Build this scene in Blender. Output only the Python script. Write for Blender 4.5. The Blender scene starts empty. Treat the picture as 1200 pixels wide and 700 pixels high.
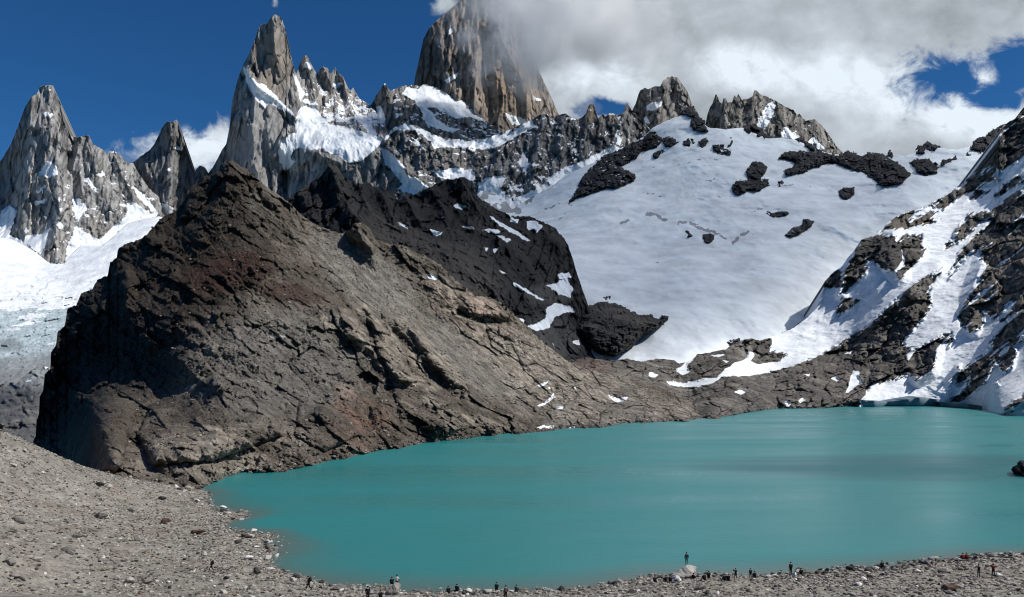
import bpy, bmesh, math, random
import numpy as np
from mathutils import Vector, Matrix

R = math.radians
random.seed(7)
rng = np.random.default_rng(11)
scene = bpy.context.scene
COL = scene.collection

# ------------------------------------------------------------------ camera model
F, YH, HC = 942.0, 442.0, 30.0       # focal length (px of a 1200 px frame), horizon row, eye height above the lake


def P(px, py, d):
    return np.array([(px - 600.0) / F * d, d, HC + (YH - py) / F * d])


def shore_d(py, z=0.0):
    return (HC - z) * F / (py - YH)


# sun: from the right, a little behind the camera
SUN_EL, SUN_BACK = R(48), R(13)
S = np.array([math.cos(SUN_EL) * math.cos(SUN_BACK), -math.cos(SUN_EL) * math.sin(SUN_BACK), math.sin(SUN_EL)])

# ------------------------------------------------------------------ noise
_perm = rng.permutation(256).astype(np.int32)
_perm2 = np.concatenate([_perm, _perm, _perm])
_g = rng.normal(size=(256, 3)).astype(np.float32)
_g /= np.linalg.norm(_g, axis=1)[:, None]


def gnoise(p):
    p = np.asarray(p, np.float32)
    i = np.floor(p).astype(np.int32)
    f = p - i
    u = f * f * f * (f * (f * 6 - 15) + 10)
    i &= 255
    out = 0
    for dx in (0, 1):
        for dy in (0, 1):
            for dz in (0, 1):
                h = _perm2[_perm2[_perm2[(i[:, 2] + dz) & 255] + ((i[:, 1] + dy) & 255)] + ((i[:, 0] + dx) & 255)]
                g = _g[h]
                w = (u[:, 0] if dx else 1 - u[:, 0]) * (u[:, 1] if dy else 1 - u[:, 1]) * (u[:, 2] if dz else 1 - u[:, 2])
                out = out + w * (g[:, 0] * (f[:, 0] - dx) + g[:, 1] * (f[:, 1] - dy) + g[:, 2] * (f[:, 2] - dz))
    return out * 1.6


def fbm(p, octv=5, gain=0.5, lac=2.03, ridged=False):
    p = np.asarray(p, np.float32)
    a, s, out = 1.0, 0.0, 0
    for k in range(octv):
        n = gnoise(p)
        if ridged:
            n = 1 - 2 * np.abs(n)
        out = out + a * n
        s += a
        a *= gain
        p = p * lac + 17.31
    return out / s


_ft = rng.random((256, 5)).astype(np.float32)


def facets(x, y, wl, st=(1, 1, 0), seed=0.0):
    """angular broken faces: every cell is its own tilted plane with a crack round it; heights in px"""
    a = R(st[2])
    u = (x * math.cos(a) + y * math.sin(a)) / (wl * st[0]) + seed * 1.37
    v = (-x * math.sin(a) + y * math.cos(a)) / (wl * st[1]) + seed * 0.73
    q = np.stack([u * 0.9, v * 0.9, u * 0 + seed], 1)
    u = u + 0.22 * gnoise(q) + 0.10 * gnoise(q * 2.7)
    v = v + 0.22 * gnoise(q + 9.1) + 0.10 * gnoise(q * 2.7 + 5)
    iu, iv = np.floor(u).astype(np.int64), np.floor(v).astype(np.int64)
    b1 = np.full(u.shape, 9.0)
    b2 = np.full(u.shape, 9.0)
    h = np.zeros(u.shape)
    for du in (-1, 0, 1):
        for dv in (-1, 0, 1):
            k = _perm2[_perm2[(iu + du) & 255] + ((iv + dv) & 255)]
            t = _ft[k]
            ex, ey = u - (iu + du + 0.1 + 0.8 * t[:, 0]), v - (iv + dv + 0.1 + 0.8 * t[:, 1])
            d = np.sqrt(ex * ex + ey * ey)
            new = d < b1
            h = np.where(new, (t[:, 2] - 0.5) * 2 * ex + (t[:, 3] - 0.5) * 2 * ey + (t[:, 4] - 0.5) * 0.8, h)
            b2 = np.where(new, b1, np.minimum(b2, d))
            b1 = np.where(new, d, b1)
    crack = np.maximum(0, 1 - (b2 - b1) / 0.13)
    return (h - 0.17 * crack) * wl, crack


def sstep(a, b, x):
    t = np.clip((x - a) / (b - a), 0, 1)
    return t * t * (3 - 2 * t)


# ------------------------------------------------------------------ interpolation, distances
def tps(pts, vals, smooth=0.0):
    pts = np.asarray(pts, float)
    vals = np.asarray(vals, float)
    sc = np.abs(pts - pts.mean(0)).max() + 1e-6
    c = pts.mean(0)
    q = (pts - c) / sc
    n = len(q)

    def ker(r2):
        return np.where(r2 > 1e-12, 0.5 * r2 * np.log(np.maximum(r2, 1e-12)), 0)
    d2 = ((q[:, None] - q[None]) ** 2).sum(2)
    A = np.zeros((n + 3, n + 3))
    A[:n, :n] = ker(d2) + np.eye(n) * smooth
    A[:n, n] = 1
    A[:n, n + 1:] = q
    A[n, :n] = 1
    A[n + 1:, :n] = q.T
    w = np.linalg.solve(A, np.concatenate([vals, np.zeros(3)]))

    def ev(x, y):
        x = (np.asarray(x, float) - c[0]) / sc
        y = (np.asarray(y, float) - c[1]) / sc
        o = w[n] + w[n + 1] * x + w[n + 2] * y
        for k in range(n):
            o = o + w[k] * ker((x - q[k, 0]) ** 2 + (y - q[k, 1]) ** 2)
        return o
    return ev


def seg_dist(x, y, pts):
    best = np.full(x.shape, 1e9)
    for (ax, ay), (bx, by) in zip(pts[:-1], pts[1:]):
        vx, vy = bx - ax, by - ay
        L = vx * vx + vy * vy + 1e-9
        t = np.clip(((x - ax) * vx + (y - ay) * vy) / L, 0, 1)
        best = np.minimum(best, (x - ax - t * vx) ** 2 + (y - ay - t * vy) ** 2)
    return np.sqrt(best)


def poly_sdf(x, y, pts, margin=14.0):
    """signed distance to a polygon, positive inside, clipped to -margin outside"""
    pa = np.asarray(pts, float)
    out = np.full(x.shape, -margin)
    m = (x > pa[:, 0].min() - margin) & (x < pa[:, 0].max() + margin) & (y > pa[:, 1].min() - margin) & (y < pa[:, 1].max() + margin)
    if not m.any():
        return out
    xs, ys = x[m], y[m]
    cl = list(pts) + [pts[0]]
    d = seg_dist(xs, ys, cl)
    ins = np.zeros(xs.shape, bool)
    for (ax, ay), (bx, by) in zip(cl[:-1], cl[1:]):
        if ay == by:
            continue
        c = ((ay > ys) != (by > ys)) & (xs < (bx - ax) * (ys - ay) / (by - ay) + ax)
        ins ^= c
    out[m] = np.where(ins, d, -np.minimum(d, margin))
    return out


def polys_sdf(x, y, polys, margin=14.0):
    o = np.full(x.shape, -margin)
    for p in polys:
        o = np.maximum(o, poly_sdf(x, y, p, margin))
    return o


# ------------------------------------------------------------------ mesh helpers
def mesh_np(name, verts, faces, smooth=True):
    me = bpy.data.meshes.new(name)
    verts = np.asarray(verts, np.float32)
    faces = np.asarray(faces, np.int32)
    n, k = faces.shape
    me.vertices.add(len(verts))
    me.vertices.foreach_set('co', verts.ravel())
    me.loops.add(n * k)
    me.loops.foreach_set('vertex_index', faces.ravel())
    me.polygons.add(n)
    me.polygons.foreach_set('loop_start', np.arange(0, n * k, k, dtype=np.int32))
    me.polygons.foreach_set('loop_total', np.full(n, k, np.int32))
    me.polygons.foreach_set('use_smooth', np.full(n, smooth, bool))
    me.update(calc_edges=True)
    me.validate()
    return me


def set_attr(me, name, arr):
    arr = np.asarray(arr, np.float32)
    if arr.ndim == 2:
        a = me.attributes.new(name, 'FLOAT_COLOR', 'POINT')
        c = np.ones((len(arr), 4), np.float32)
        c[:, :3] = arr
        a.data.foreach_set('color', c.ravel())
    else:
        a = me.attributes.new(name, 'FLOAT', 'POINT')
        a.data.foreach_set('value', arr)


def link(name, me, mat=None, parent=None):
    o = bpy.data.objects.new(name, me)
    COL.objects.link(o)
    if mat is not None:
        me.materials.append(mat)
    if parent is not None:
        o.parent = parent
    return o


def tag(o, label=None, cat=None, group=None, kind=None):
    if label:
        o['label'] = label
    if cat:
        o['category'] = cat
    if group:
        o['group'] = group
    if kind:
        o['kind'] = kind
    return o


def grid_faces(r, c):
    i = np.arange(r - 1)[:, None] * c + np.arange(c - 1)[None]
    return np.stack([i, i + 1, i + 1 + c, i + c], -1).reshape(-1, 4)


# ------------------------------------------------------------------ materials
def new_mat(name):
    m = bpy.data.materials.new(name)
    m.use_nodes = True
    nt = m.node_tree
    nt.nodes.clear()
    out = nt.nodes.new('ShaderNodeOutputMaterial')
    return m, nt, out


def nd(nt, typ, **kw):
    n = nt.nodes.new(typ)
    for k, v in kw.items():
        if k.startswith('i_'):
            n.inputs[k[2:].replace('_', ' ')].default_value = v
        else:
            setattr(n, k, v)
    return n


def rock_mat(name, fine=6.0, bump=0.5, bump_dist=2.0, stretch=(1, 1, 1), contrast=0.5, snow_noise=0.35, snow_col=(0.80, 0.84, 0.88)):
    """terrain: the surface's own colours (attribute albedo), grain from noise, snow where the attribute snow is positive.
    fine: size in metres of the grain"""
    m, nt, out = new_mat(name)
    L = nt.links
    tc = nd(nt, 'ShaderNodeTexCoord')
    mp = nd(nt, 'ShaderNodeMapping')
    mp.inputs['Scale'].default_value = tuple(s / fine for s in stretch)
    L.new(tc.outputs['Object'], mp.inputs['Vector'])
    n1 = nd(nt, 'ShaderNodeTexNoise', i_Scale=1.0, i_Detail=6.0, i_Roughness=0.68)
    n2 = nd(nt, 'ShaderNodeTexNoise', i_Scale=0.23, i_Detail=5.0, i_Roughness=0.6)
    vo = nd(nt, 'ShaderNodeTexVoronoi', i_Scale=0.55)
    vo.feature = 'DISTANCE_TO_EDGE'
    for n in (n1, n2, vo):
        L.new(mp.outputs[0], n.inputs['Vector'])
    att = nd(nt, 'ShaderNodeAttribute', attribute_name='albedo')
    sat = nd(nt, 'ShaderNodeAttribute', attribute_name='snow')
    # grain: multiply by 1 +- contrast
    add = nd(nt, 'ShaderNodeMath', operation='ADD')
    L.new(n1.outputs['Fac'], add.inputs[0])
    L.new(n2.outputs['Fac'], add.inputs[1])
    mr = nd(nt, 'ShaderNodeMapRange')
    mr.inputs['From Min'].default_value = 0.65
    mr.inputs['From Max'].default_value = 1.35
    mr.inputs['To Min'].default_value = 1 - contrast
    mr.inputs['To Max'].default_value = 1 + contrast
    L.new(add.outputs[0], mr.inputs['Value'])
    mul = nd(nt, 'ShaderNodeVectorMath', operation='SCALE')
    L.new(att.outputs['Color'], mul.inputs[0])
    L.new(mr.outputs[0], mul.inputs['Scale'])
    # snow mask
    ma = nd(nt, 'ShaderNodeMath', operation='MULTIPLY_ADD')
    L.new(n1.outputs['Fac'], ma.inputs[0])
    ma.inputs[1].default_value = snow_noise * 2
    ma.inputs[2].default_value = -snow_noise
    ad2 = nd(nt, 'ShaderNodeMath', operation='ADD')
    L.new(sat.outputs['Fac'], ad2.inputs[0])
    L.new(ma.outputs[0], ad2.inputs[1])
    sm = nd(nt, 'ShaderNodeMapRange', interpolation_type='SMOOTHSTEP')
    sm.inputs['From Min'].default_value = -0.08
    sm.inputs['From Max'].default_value = 0.12
    L.new(ad2.outputs[0], sm.inputs['Value'])
    mix = nd(nt, 'ShaderNodeMix', data_type='RGBA')
    L.new(sm.outputs[0], mix.inputs['Factor'])
    L.new(mul.outputs[0], mix.inputs['A'])
    sv = nd(nt, 'ShaderNodeMapRange')
    sv.inputs['From Min'].default_value = 0.35
    sv.inputs['From Max'].default_value = 0.65
    sv.inputs['To Min'].default_value = 0.80
    sv.inputs['To Max'].default_value = 1.06
    L.new(n2.outputs['Fac'], sv.inputs['Value'])
    sc_ = nd(nt, 'ShaderNodeVectorMath', operation='SCALE')
    sc_.inputs[0].default_value = snow_col
    L.new(sv.outputs[0], sc_.inputs['Scale'])
    L.new(sc_.outputs[0], mix.inputs['B'])
    bs = nd(nt, 'ShaderNodeBsdfPrincipled')
    bs.inputs['Roughness'].default_value = 0.9
    bs.inputs['Specular IOR Level'].default_value = 0.15
    L.new(mix.outputs['Result'], bs.inputs['Base Color'])
    # bump, weaker on snow
    hs = nd(nt, 'ShaderNodeMath', operation='MULTIPLY_ADD')
    L.new(vo.outputs['Distance'], hs.inputs[0])
    hs.inputs[1].default_value = 0.5
    L.new(add.outputs[0], hs.inputs[2])
    inv = nd(nt, 'ShaderNodeMath', operation='MULTIPLY_ADD')
    L.new(sm.outputs[0], inv.inputs[0])
    inv.inputs[1].default_value = -bump * 0.75
    inv.inputs[2].default_value = bump
    bp = nd(nt, 'ShaderNodeBump')
    bp.inputs['Distance'].default_value = bump_dist
    L.new(inv.outputs[0], bp.inputs['Strength'])
    L.new(hs.outputs[0], bp.inputs['Height'])
    L.new(bp.outputs[0], bs.inputs['Normal'])
    L.new(bs.outputs[0], out.inputs['Surface'])
    return m


def plain_mat(name, col, rough=0.85, var=0.25, scale=3.0, spec=0.2):
    m, nt, out = new_mat(name)
    L = nt.links
    tc = nd(nt, 'ShaderNodeTexCoord')
    n1 = nd(nt, 'ShaderNodeTexNoise', i_Scale=scale, i_Detail=5.0, i_Roughness=0.65)
    L.new(tc.outputs['Object'], n1.inputs['Vector'])
    mr = nd(nt, 'ShaderNodeMapRange')
    mr.inputs['From Min'].default_value = 0.3
    mr.inputs['From Max'].default_value = 0.7
    mr.inputs['To Min'].default_value = 1 - var
    mr.inputs['To Max'].default_value = 1 + var
    L.new(n1.outputs['Fac'], mr.inputs['Value'])
    mul = nd(nt, 'ShaderNodeVectorMath', operation='SCALE')
    mul.inputs[0].default_value = col
    L.new(mr.outputs[0], mul.inputs['Scale'])
    bs = nd(nt, 'ShaderNodeBsdfPrincipled')
    bs.inputs['Roughness'].default_value = rough
    bs.inputs['Specular IOR Level'].default_value = spec
    L.new(mul.outputs[0], bs.inputs['Base Color'])
    bp = nd(nt, 'ShaderNodeBump', i_Strength=0.4, i_Distance=0.1)
    L.new(n1.outputs['Fac'], bp.inputs['Height'])
    L.new(bp.outputs[0], bs.inputs['Normal'])
    L.new(bs.outputs[0], out.inputs['Surface'])
    return m


LAST = {}
# ------------------------------------------------------------------ relief: a mountain body from its crest, foot and distances
def relief(name, top, bot, ctrl, step=1.2, rough=(), creases=(), jag=0.0, jagw=7.0, back=(400, 0.9), albedo=None, snow=None,
           mat=None, label=None, cat=None, xr=None, bumps=(), smooth=0.0, seed=0.0, nrows=None, kind='structure'):
    tx, ty = np.array(top, float).T
    bx, by = np.array(bot, float).T
    x0, x1 = xr or (tx[0], tx[-1])
    xs = np.arange(x0, x1 + step, step)
    yt = np.interp(xs, tx, ty)
    yb = np.interp(xs, bx, by)
    if jag:
        q = np.stack([xs / jagw + seed, xs * 0 + seed * 1.7, xs * 0], 1)
        yt = yt - jag * fbm(q, 4, 0.62, ridged=True)
    yt = np.minimum(yt, yb - 0.5)
    nr = nrows or int((yb - yt).max() / step) + 2
    nr = min(nr, 420)
    t = np.linspace(0, 1, nr)[:, None]
    X = np.repeat(xs[None], nr, 0)
    Y = yb[None] + (yt - yb)[None] * t
    c = np.array(ctrl, float)
    dep = tps(c[:, :2], np.log(c[:, 2]), smooth)
    D = np.exp(dep(X, Y))
    for pts, amp, wid in creases:
        D = D - amp * np.maximum(0, 1 - seg_dist(X, Y, pts) / wid)
    if len(bumps):
        wx = X + 1.8 * fbm(np.stack([X.ravel() / 9, Y.ravel() / 9, X.ravel() * 0 + 3], 1), 3).reshape(X.shape)
        wy = Y + 1.8 * fbm(np.stack([X.ravel() / 9, Y.ravel() / 9, X.ravel() * 0 + 8], 1), 3).reshape(X.shape)
    for pts, amp, wid in bumps:      # knobs and steps standing out of the slope
        h = np.clip(poly_sdf(wx, wy, pts) / wid, 0, 1)
        D = D - amp * np.sqrt(1 - (1 - h) ** 2)
    x, y = X.ravel(), Y.ravel()

    def pos(D):
        d = D.ravel()
        return np.stack([(x - 600) / F * d, d, HC + (YH - y) / F * d], 1)
    p0 = pos(D)
    d = D.ravel().copy()
    d0 = d.copy()
    for kind_, amp, wl, st, octv, *msk in rough:
        if kind_ not in 'pqfs':
            q = p0 * (np.array(st) / wl) + seed
            n = fbm(q, octv, 0.55, ridged=(kind_ == 'r'))
        if kind_ == 'b':      # blocks: terraced noise
            n = fbm(q, octv, 0.5)
            n = n * 3
            n = (np.floor(n) + sstep(0.55, 1.0, n - np.floor(n))) / 3
        if kind_ in 'pq':     # fine relief sized in picture-sharpness units: amp and wl in px at this distance
            q = np.stack([x / (wl * st[0]) + seed, y / (wl * st[1]), d * 0 + seed], 1)
            q[:, :2] += 0.35 * np.stack([gnoise(q * 0.6 + 5), gnoise(q * 0.6 + 11)], 1)
            n = fbm(q, octv, 0.6, ridged=(kind_ == 'q')) * d0 / F
        if kind_ == 's':
            n = np.ones(len(x))
        if kind_ == 'f':
            n = facets(x, y, wl, st, seed + wl)[0] * d0 / F
        if msk:
            n = n * msk[0](dict(x=x, y=y))
        d -= amp * n
    p = pos(d)
    g = p.reshape(nr, len(xs), 3)
    du = np.gradient(g, axis=1)
    dv = np.gradient(g, axis=0)
    nr_ = np.cross(du, dv)
    nr_ /= np.linalg.norm(nr_, axis=2)[..., None] + 1e-9
    ctx = dict(x=x, y=y, p=p, n=nr_.reshape(-1, 3), t=np.repeat(t, len(xs), 1).ravel(), d=d)
    alb = albedo(ctx) if callable(albedo) else np.repeat(np.array([albedo]), len(x), 0)
    sn = snow(ctx) if callable(snow) else np.full(len(x), -1.0)
    # the far side of the crest
    B, sl = back
    nb = 8
    rows = [p]
    top_p = g[-1]
    for k in range(1, nb + 1):
        s = (k / nb) ** 1.6 * B
        rows.append(top_p + np.array([0, s, -s * sl]))
    V = np.concatenate(rows)
    ncol = len(xs)
    alb = np.concatenate([alb] + [alb[-ncol:]] * nb)
    sn = np.concatenate([sn] + [sn[-ncol:]] * nb)
    me = mesh_np(name, V, grid_faces(nr + nb, ncol))
    set_attr(me, 'albedo', np.clip(alb, 0.004, 0.9))
    set_attr(me, 'snow', sn)
    o = link(name, me, mat)
    tag(o, label, cat, kind=kind)
    LAST.update(ctx)
    return o, dep


def mixc(a, b, f):
    f = np.asarray(f)[:, None]
    return a * (1 - f) + np.asarray(b) * f


def basec(c, col):
    return np.repeat(np.array([col], float), len(c['x']), 0)


def nz(c, wl, octv=4, st=(1, 1, 1), seed=0.0, ridged=False):
    return fbm(c['p'] * (np.array(st) / wl) + seed, octv, 0.55, ridged=ridged)


def warp(c, amp=2.0, wl=9.0, seed=3.0):
    q = np.stack([c['x'] / wl + seed, c['y'] / wl, c['x'] * 0], 1)
    return c['x'] + amp * fbm(q, 3), c['y'] + amp * fbm(q + 31.7, 3)


def snow_polys(c, polys, amp=2.0, wl=9.0, soft=5.0):
    x, y = warp(c, amp * 1.2, wl)
    x2, y2 = warp(c, amp * 0.9, 3.2, seed=40.0)
    x, y = x + x2 - c['x'], y + y2 - c['y']
    return np.clip(polys_sdf(x, y, polys) / soft, -1.5, 1.5)


def blob(c, cx, cy, rx, ry, amp=6, wl=25, rot=0):
    x, y = warp(c, amp, wl, seed=cx * 0.01)
    dx, dy = x - cx, y - cy
    a = R(rot)
    u, v = dx * math.cos(a) + dy * math.sin(a), -dx * math.sin(a) + dy * math.cos(a)
    return sstep(1.25, 0.55, np.sqrt((u / rx) ** 2 + (v / ry) ** 2))
SKIP = ()
# ================================================================== far range
M_GRANITE = rock_mat('granite', fine=22, bump=0.4, bump_dist=7, stretch=(1.6, 1, 0.4), contrast=0.30)
M_WALL = rock_mat('snow_speckled_rock', fine=22, bump=0.5, bump_dist=8, stretch=(1.3, 1, 0.6), contrast=0.45)
VR = [('r', 34, 170, (1.5, 1, 0.42), 6), ('n', 12, 60, (1.7, 1, 0.3), 4), ('f', 0.40, 20, (0.6, 2.2, 6), 1), ('f', 0.28, 9, (0.6, 2.0, -8), 1), ('q', 0.9, 4.5, (0.8, 1.6), 3)]
def masked(rough, polys):
    m = lambda c: 1 - 0.9 * sstep(-0.3, 0.3, snow_polys(c, polys, 2, 7))
    return [r if r[0] in 'rn' else (*r, m) for r in rough]

VR2 = [('r', 26, 110, (1.3, 1, 0.5), 6), ('n', 8, 40, (1.4, 1, 0.5), 4), ('f', 0.6, 12, (0.7, 1.5, 10), 1), ('f', 0.55, 5.5, (0.8, 1.4, -12), 1), ('q', 1.4, 3.5, (0.9, 1.3), 3)]


def granite(light, warm, dark, streak=0.55):
    def f(c):
        a = basec(c, light)
        s = nz(c, 80, 5, (1.8, 1, 0.3), 5.0)
        a = mixc(a, warm, sstep(-0.1, 0.5, nz(c, 300, 4, (1, 1, 0.6), 9.0)) * 0.8)
        a = mixc(a, dark, sstep(0.1, 0.65, s) * streak * 0.75)
        a = mixc(a, np.array(light) * 1.35, sstep(0.15, 0.6, -s) * 0.35)
        q = np.stack([c['x'] / 7 + c['y'] / 60, c['y'] / 26, c['x'] * 0], 1)
        cr = fbm(q + 0.4 * gnoise(q * 0.7 + 4)[:, None], 4, 0.6, ridged=True)
        a = mixc(a, np.array(dark) * 0.45, sstep(0.42, 0.75, cr) * 0.75)
        return a
    return f


GR = dict(light=(0.31, 0.307, 0.30), warm=(0.30, 0.275, 0.245), dark=(0.125, 0.125, 0.128))

# ---- left massif
T_A = [(-170, 300), (-90, 250), (-40, 225), (-10, 205), (3, 186), (10, 175), (16, 162), (22, 147), (26, 135), (30, 125), (37, 114), (43, 111), (47, 102), (55, 101), (62, 101), (65, 110),
       (71, 122), (74, 140), (82, 160), (86, 162), (95, 161), (104, 159), (109, 170), (117, 174), (122, 177), (125, 183), (128, 178), (133, 178), (140, 182),
       (147, 190), (156, 192), (163, 205), (175, 222), (190, 235), (215, 262)]
SN_A = [[(44, 206), (49, 198), (54, 188), (60, 192), (66, 195), (68, 205), (58, 207)], [(42, 225), (52, 217), (54, 221), (44, 227)],
        [(40, 237), (54, 233), (52, 239), (42, 241)], [(85, 232), (93, 233), (105, 245), (97, 249), (92, 262), (87, 250)],
        [(62, 262), (68, 258), (75, 266), (72, 269), (66, 263)], [(46, 275), (58, 266), (56, 280), (48, 300), (40, 292), (28, 284), (30, 276)],
        [(104, 202), (114, 204), (120, 200), (125, 207), (116, 206)], [(98, 210), (104, 208), (116, 226), (111, 224)],
        [(150, 239), (160, 237), (172, 247), (186, 250), (180, 262), (165, 275), (150, 290), (130, 300), (100, 310), (76, 320), (78, 290), (90, 264), (101, 272), (115, 281), (131, 268), (147, 254)],
        [(-170, 280), (0, 250), (10, 240), (20, 247), (16, 262), (10, 275), (28, 284), (44, 298), (50, 308), (74, 309), (80, 330), (-170, 330)],
        [(155, 218), (166, 226), (178, 240), (186, 250), (176, 246), (162, 232)], [(128, 190), (136, 191), (135, 194)], [(53, 104), (60, 104), (60, 107)], [(50, 131), (64, 134), (62, 138), (52, 136)]]


def snow_A(c):
    s = snow_polys(c, SN_A, 2.2, 7)
    led = nz(c, 60, 5, (1, 1, 1.6), 2.0) * 1.1 + (c['n'][:, 2] - 0.62) * 2.0 - 0.42
    return np.maximum(s, np.minimum(led, 0.5))


def alb_A(c):
    a = granite(**GR)(c)
    return mixc(a, (0.10, 0.10, 0.105), sstep(20, -6, c['x']) * 0.6)  # left end darkened in the colour, standing in for its shaded side


relief('mountain', T_A, [(-170, 345), (215, 345)],
       [(-170, 290, 3000), (0, 200, 3560), (0, 270, 3250), (20, 160, 3420), (55, 101, 3430), (50, 190, 3290), (60, 300, 2980), (85, 165, 3400), (100, 230, 3250), (120, 178, 3480),
        (130, 265, 3230), (156, 195, 3560), (160, 245, 3380), (215, 262, 3650), (215, 340, 3300), (100, 330, 2950), (0, 330, 2900), (30, 215, 3320), (16, 215, 3460), (-170, 345, 2800)],
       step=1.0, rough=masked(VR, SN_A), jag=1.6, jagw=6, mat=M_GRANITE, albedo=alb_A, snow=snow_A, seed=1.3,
       creases=[([(56, 103), (58, 150), (66, 200), (70, 250), (62, 300)], 55, 16), ([(37, 114), (34, 160), (28, 215), (24, 270)], 45, 14), ([(86, 163), (84, 200), (90, 240)], -60, 9),
                ([(104, 160), (112, 200), (128, 240), (140, 252)], 50, 13), ([(80, 182), (78, 215)], -70, 6), ([(133, 180), (150, 220), (168, 245)], 35, 9)],
       label='tall grey granite tower at the far left above the white glacier', cat='mountain')

# ---- second spire
T_B = [(140, 215), (150, 200), (157, 190), (166, 183), (175, 177), (180, 171), (185, 161), (190, 151), (193, 146), (196, 143), (202, 144), (207, 141), (210, 146), (212, 155), (216, 172), (219, 176),
       (222, 190), (225, 205), (227, 207), (230, 199), (234, 195), (240, 197), (244, 203), (250, 212), (262, 240)]
relief('mountain', T_B, [(140, 300), (262, 300)],
       [(140, 215, 3850), (175, 177, 3760), (202, 143, 3720), (195, 200, 3620), (222, 195, 3780), (240, 197, 3800), (262, 240, 3850), (150, 280, 3500), (200, 280, 3520), (262, 300, 3600)],
       step=1.0, rough=VR, jag=1.2, jagw=5, mat=M_GRANITE, albedo=granite((0.21, 0.207, 0.207), (0.21, 0.19, 0.17), (0.08, 0.08, 0.083)),
       snow=lambda c: np.maximum(snow_polys(c, [[(203, 174), (208, 171), (214, 174), (212, 177)], [(186, 236), (196, 240), (205, 245), (196, 262), (184, 256)]], 1, 5),
                                 np.minimum(nz(c, 50, 5, (1, 1, 1.6), 4.0) * 1.1 + (c['n'][:, 2] - 0.6) * 2 - 0.6 + sstep(190, 230, c['y']) * 0.35, 0.5)),
       creases=[([(204, 143), (206, 180), (196, 240)], 45, 12), ([(166, 185), (180, 215), (195, 240)], 30, 8)], seed=4.1,
       label='dark grey rock spire standing between the left tower and the brown hill', cat='mountain')

# ---- the tall needle with its pinnacles and the wall under the snowfield
T_C = [(236, 225), (245, 203), (250, 196), (256, 185), (260, 177), (265, 170), (269, 150), (272, 120), (276, 104), (279, 92), (286, 75), (292, 64), (299, 47), (303, 34), (307, 29), (312, 29), (315, 26), (319, 20),
       (322, 18), (327, 20), (331, 25), (335, 37), (336, 55), (341, 67), (345, 82), (347, 88), (350, 80), (353, 72), (356, 66), (359, 66), (361, 67), (365, 77), (371, 87), (375, 82), (379, 79),
       (384, 81), (388, 88), (391, 82), (393, 80), (396, 87), (402, 90), (406, 100), (410, 107), (414, 104), (417, 110), (422, 117), (432, 123), (440, 132), (452, 150), (470, 175), (490, 200)]
SN_C = [[(284, 78), (287, 76), (292, 88), (300, 96), (310, 99), (325, 114), (341, 130), (346, 138), (337, 133), (316, 121), (311, 128), (300, 117), (290, 100)],
        [(343, 86), (347, 88), (352, 100), (358, 111), (352, 118), (349, 108)],
        [(354, 125), (366, 123), (376, 134), (387, 146), (405, 149), (425, 154), (442, 159), (449, 162), (444, 172), (432, 182), (420, 190), (410, 192), (398, 184), (376, 175), (362, 176), (350, 173), (342, 178),
         (341, 187), (348, 190), (335, 201), (328, 190), (325, 178), (331, 163), (346, 155), (346, 140), (350, 130)],
        [(410, 118), (420, 134), (431, 142), (443, 157), (435, 161), (425, 147), (415, 130)],
        [(446, 172), (458, 180), (471, 192), (476, 206), (490, 211), (503, 220), (485, 229), (465, 222), (472, 216), (465, 205), (450, 190)],
        [(356, 72), (362, 74), (366, 82), (358, 79), (350, 84)], [(390, 100), (398, 96), (402, 99), (393, 104)]]


def snow_C(c):
    s = snow_polys(c, SN_C, 1.6, 7, 4)
    zone = sstep(345, 360, c['x']) * sstep(160, 140, c['y']) * sstep(60, 100, c['y'])
    led = nz(c, 45, 5, (1.0, 1, 2.6), 2.0) * 1.25 + (c['n'][:, 2] - 0.55) * 1.6 - 0.95 + zone * 0.72
    return np.maximum(s, np.minimum(led, 0.6))


def alb_C(c):
    a = granite(**GR)(c)
    warmtop = blob(c, 316, 70, 26, 45)
    a = mixc(a, (0.27, 0.225, 0.18), warmtop * 0.55)
    a = mixc(a, (0.27, 0.265, 0.26), blob(c, 300, 165, 30, 50) * 0.7)
    a = mixc(a, (0.10, 0.11, 0.115), blob(c, 430, 205, 60, 24) * 0.6)
    ice = blob(c, 405, 178, 38, 9, 3, 8)
    return mixc(a, (0.42, 0.52, 0.57), ice * 0.0)


relief('mountain', T_C, [(236, 285), (490, 285)],
       [(236, 225, 3900), (265, 172, 3760), (286, 76, 3700), (320, 20, 3720), (336, 60, 3760), (310, 100, 3620), (290, 150, 3560), (300, 200, 3480), (330, 130, 3620), (347, 90, 3840), (360, 70, 3900), (395, 85, 3950),
        (370, 110, 3850), (400, 130, 3800), (420, 120, 3930), (355, 135, 3640), (400, 160, 3500), (440, 163, 3480), (410, 190, 3400), (425, 192, 3395), (400, 200, 3390), (440, 240, 3330), (350, 240, 3390), (300, 250, 3420),
        (345, 185, 3500), (330, 205, 3560), (250, 260, 3500), (490, 205, 3500), (490, 285, 3250), (250, 285, 3450), (380, 285, 3300)],
       step=1.0, rough=masked(VR, SN_C), jag=1.6, jagw=5, mat=M_GRANITE, albedo=alb_C, snow=snow_C, seed=8.2,
       creases=[([(320, 22), (322, 60), (338, 100), (352, 130)], 60, 13), ([(300, 50), (300, 100), (296, 150), (300, 210)], 40, 13), ([(286, 78), (300, 100), (325, 118), (345, 138)], 45, 8),
                ([(334, 205), (334, 240)], -110, 7), ([(358, 68), (366, 100), (372, 125)], 45, 8), ([(380, 80), (392, 110), (398, 140)], 40, 8), ([(402, 92), (412, 130), (424, 152)], 55, 8),
                ([(275, 140), (272, 200), (290, 240)], 30, 9), ([(352, 195), (370, 178), (395, 190)], 35, 7)],
       label='slender granite needle with a snow rib and jagged pinnacles on its right shoulder', cat='mountain')

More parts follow.
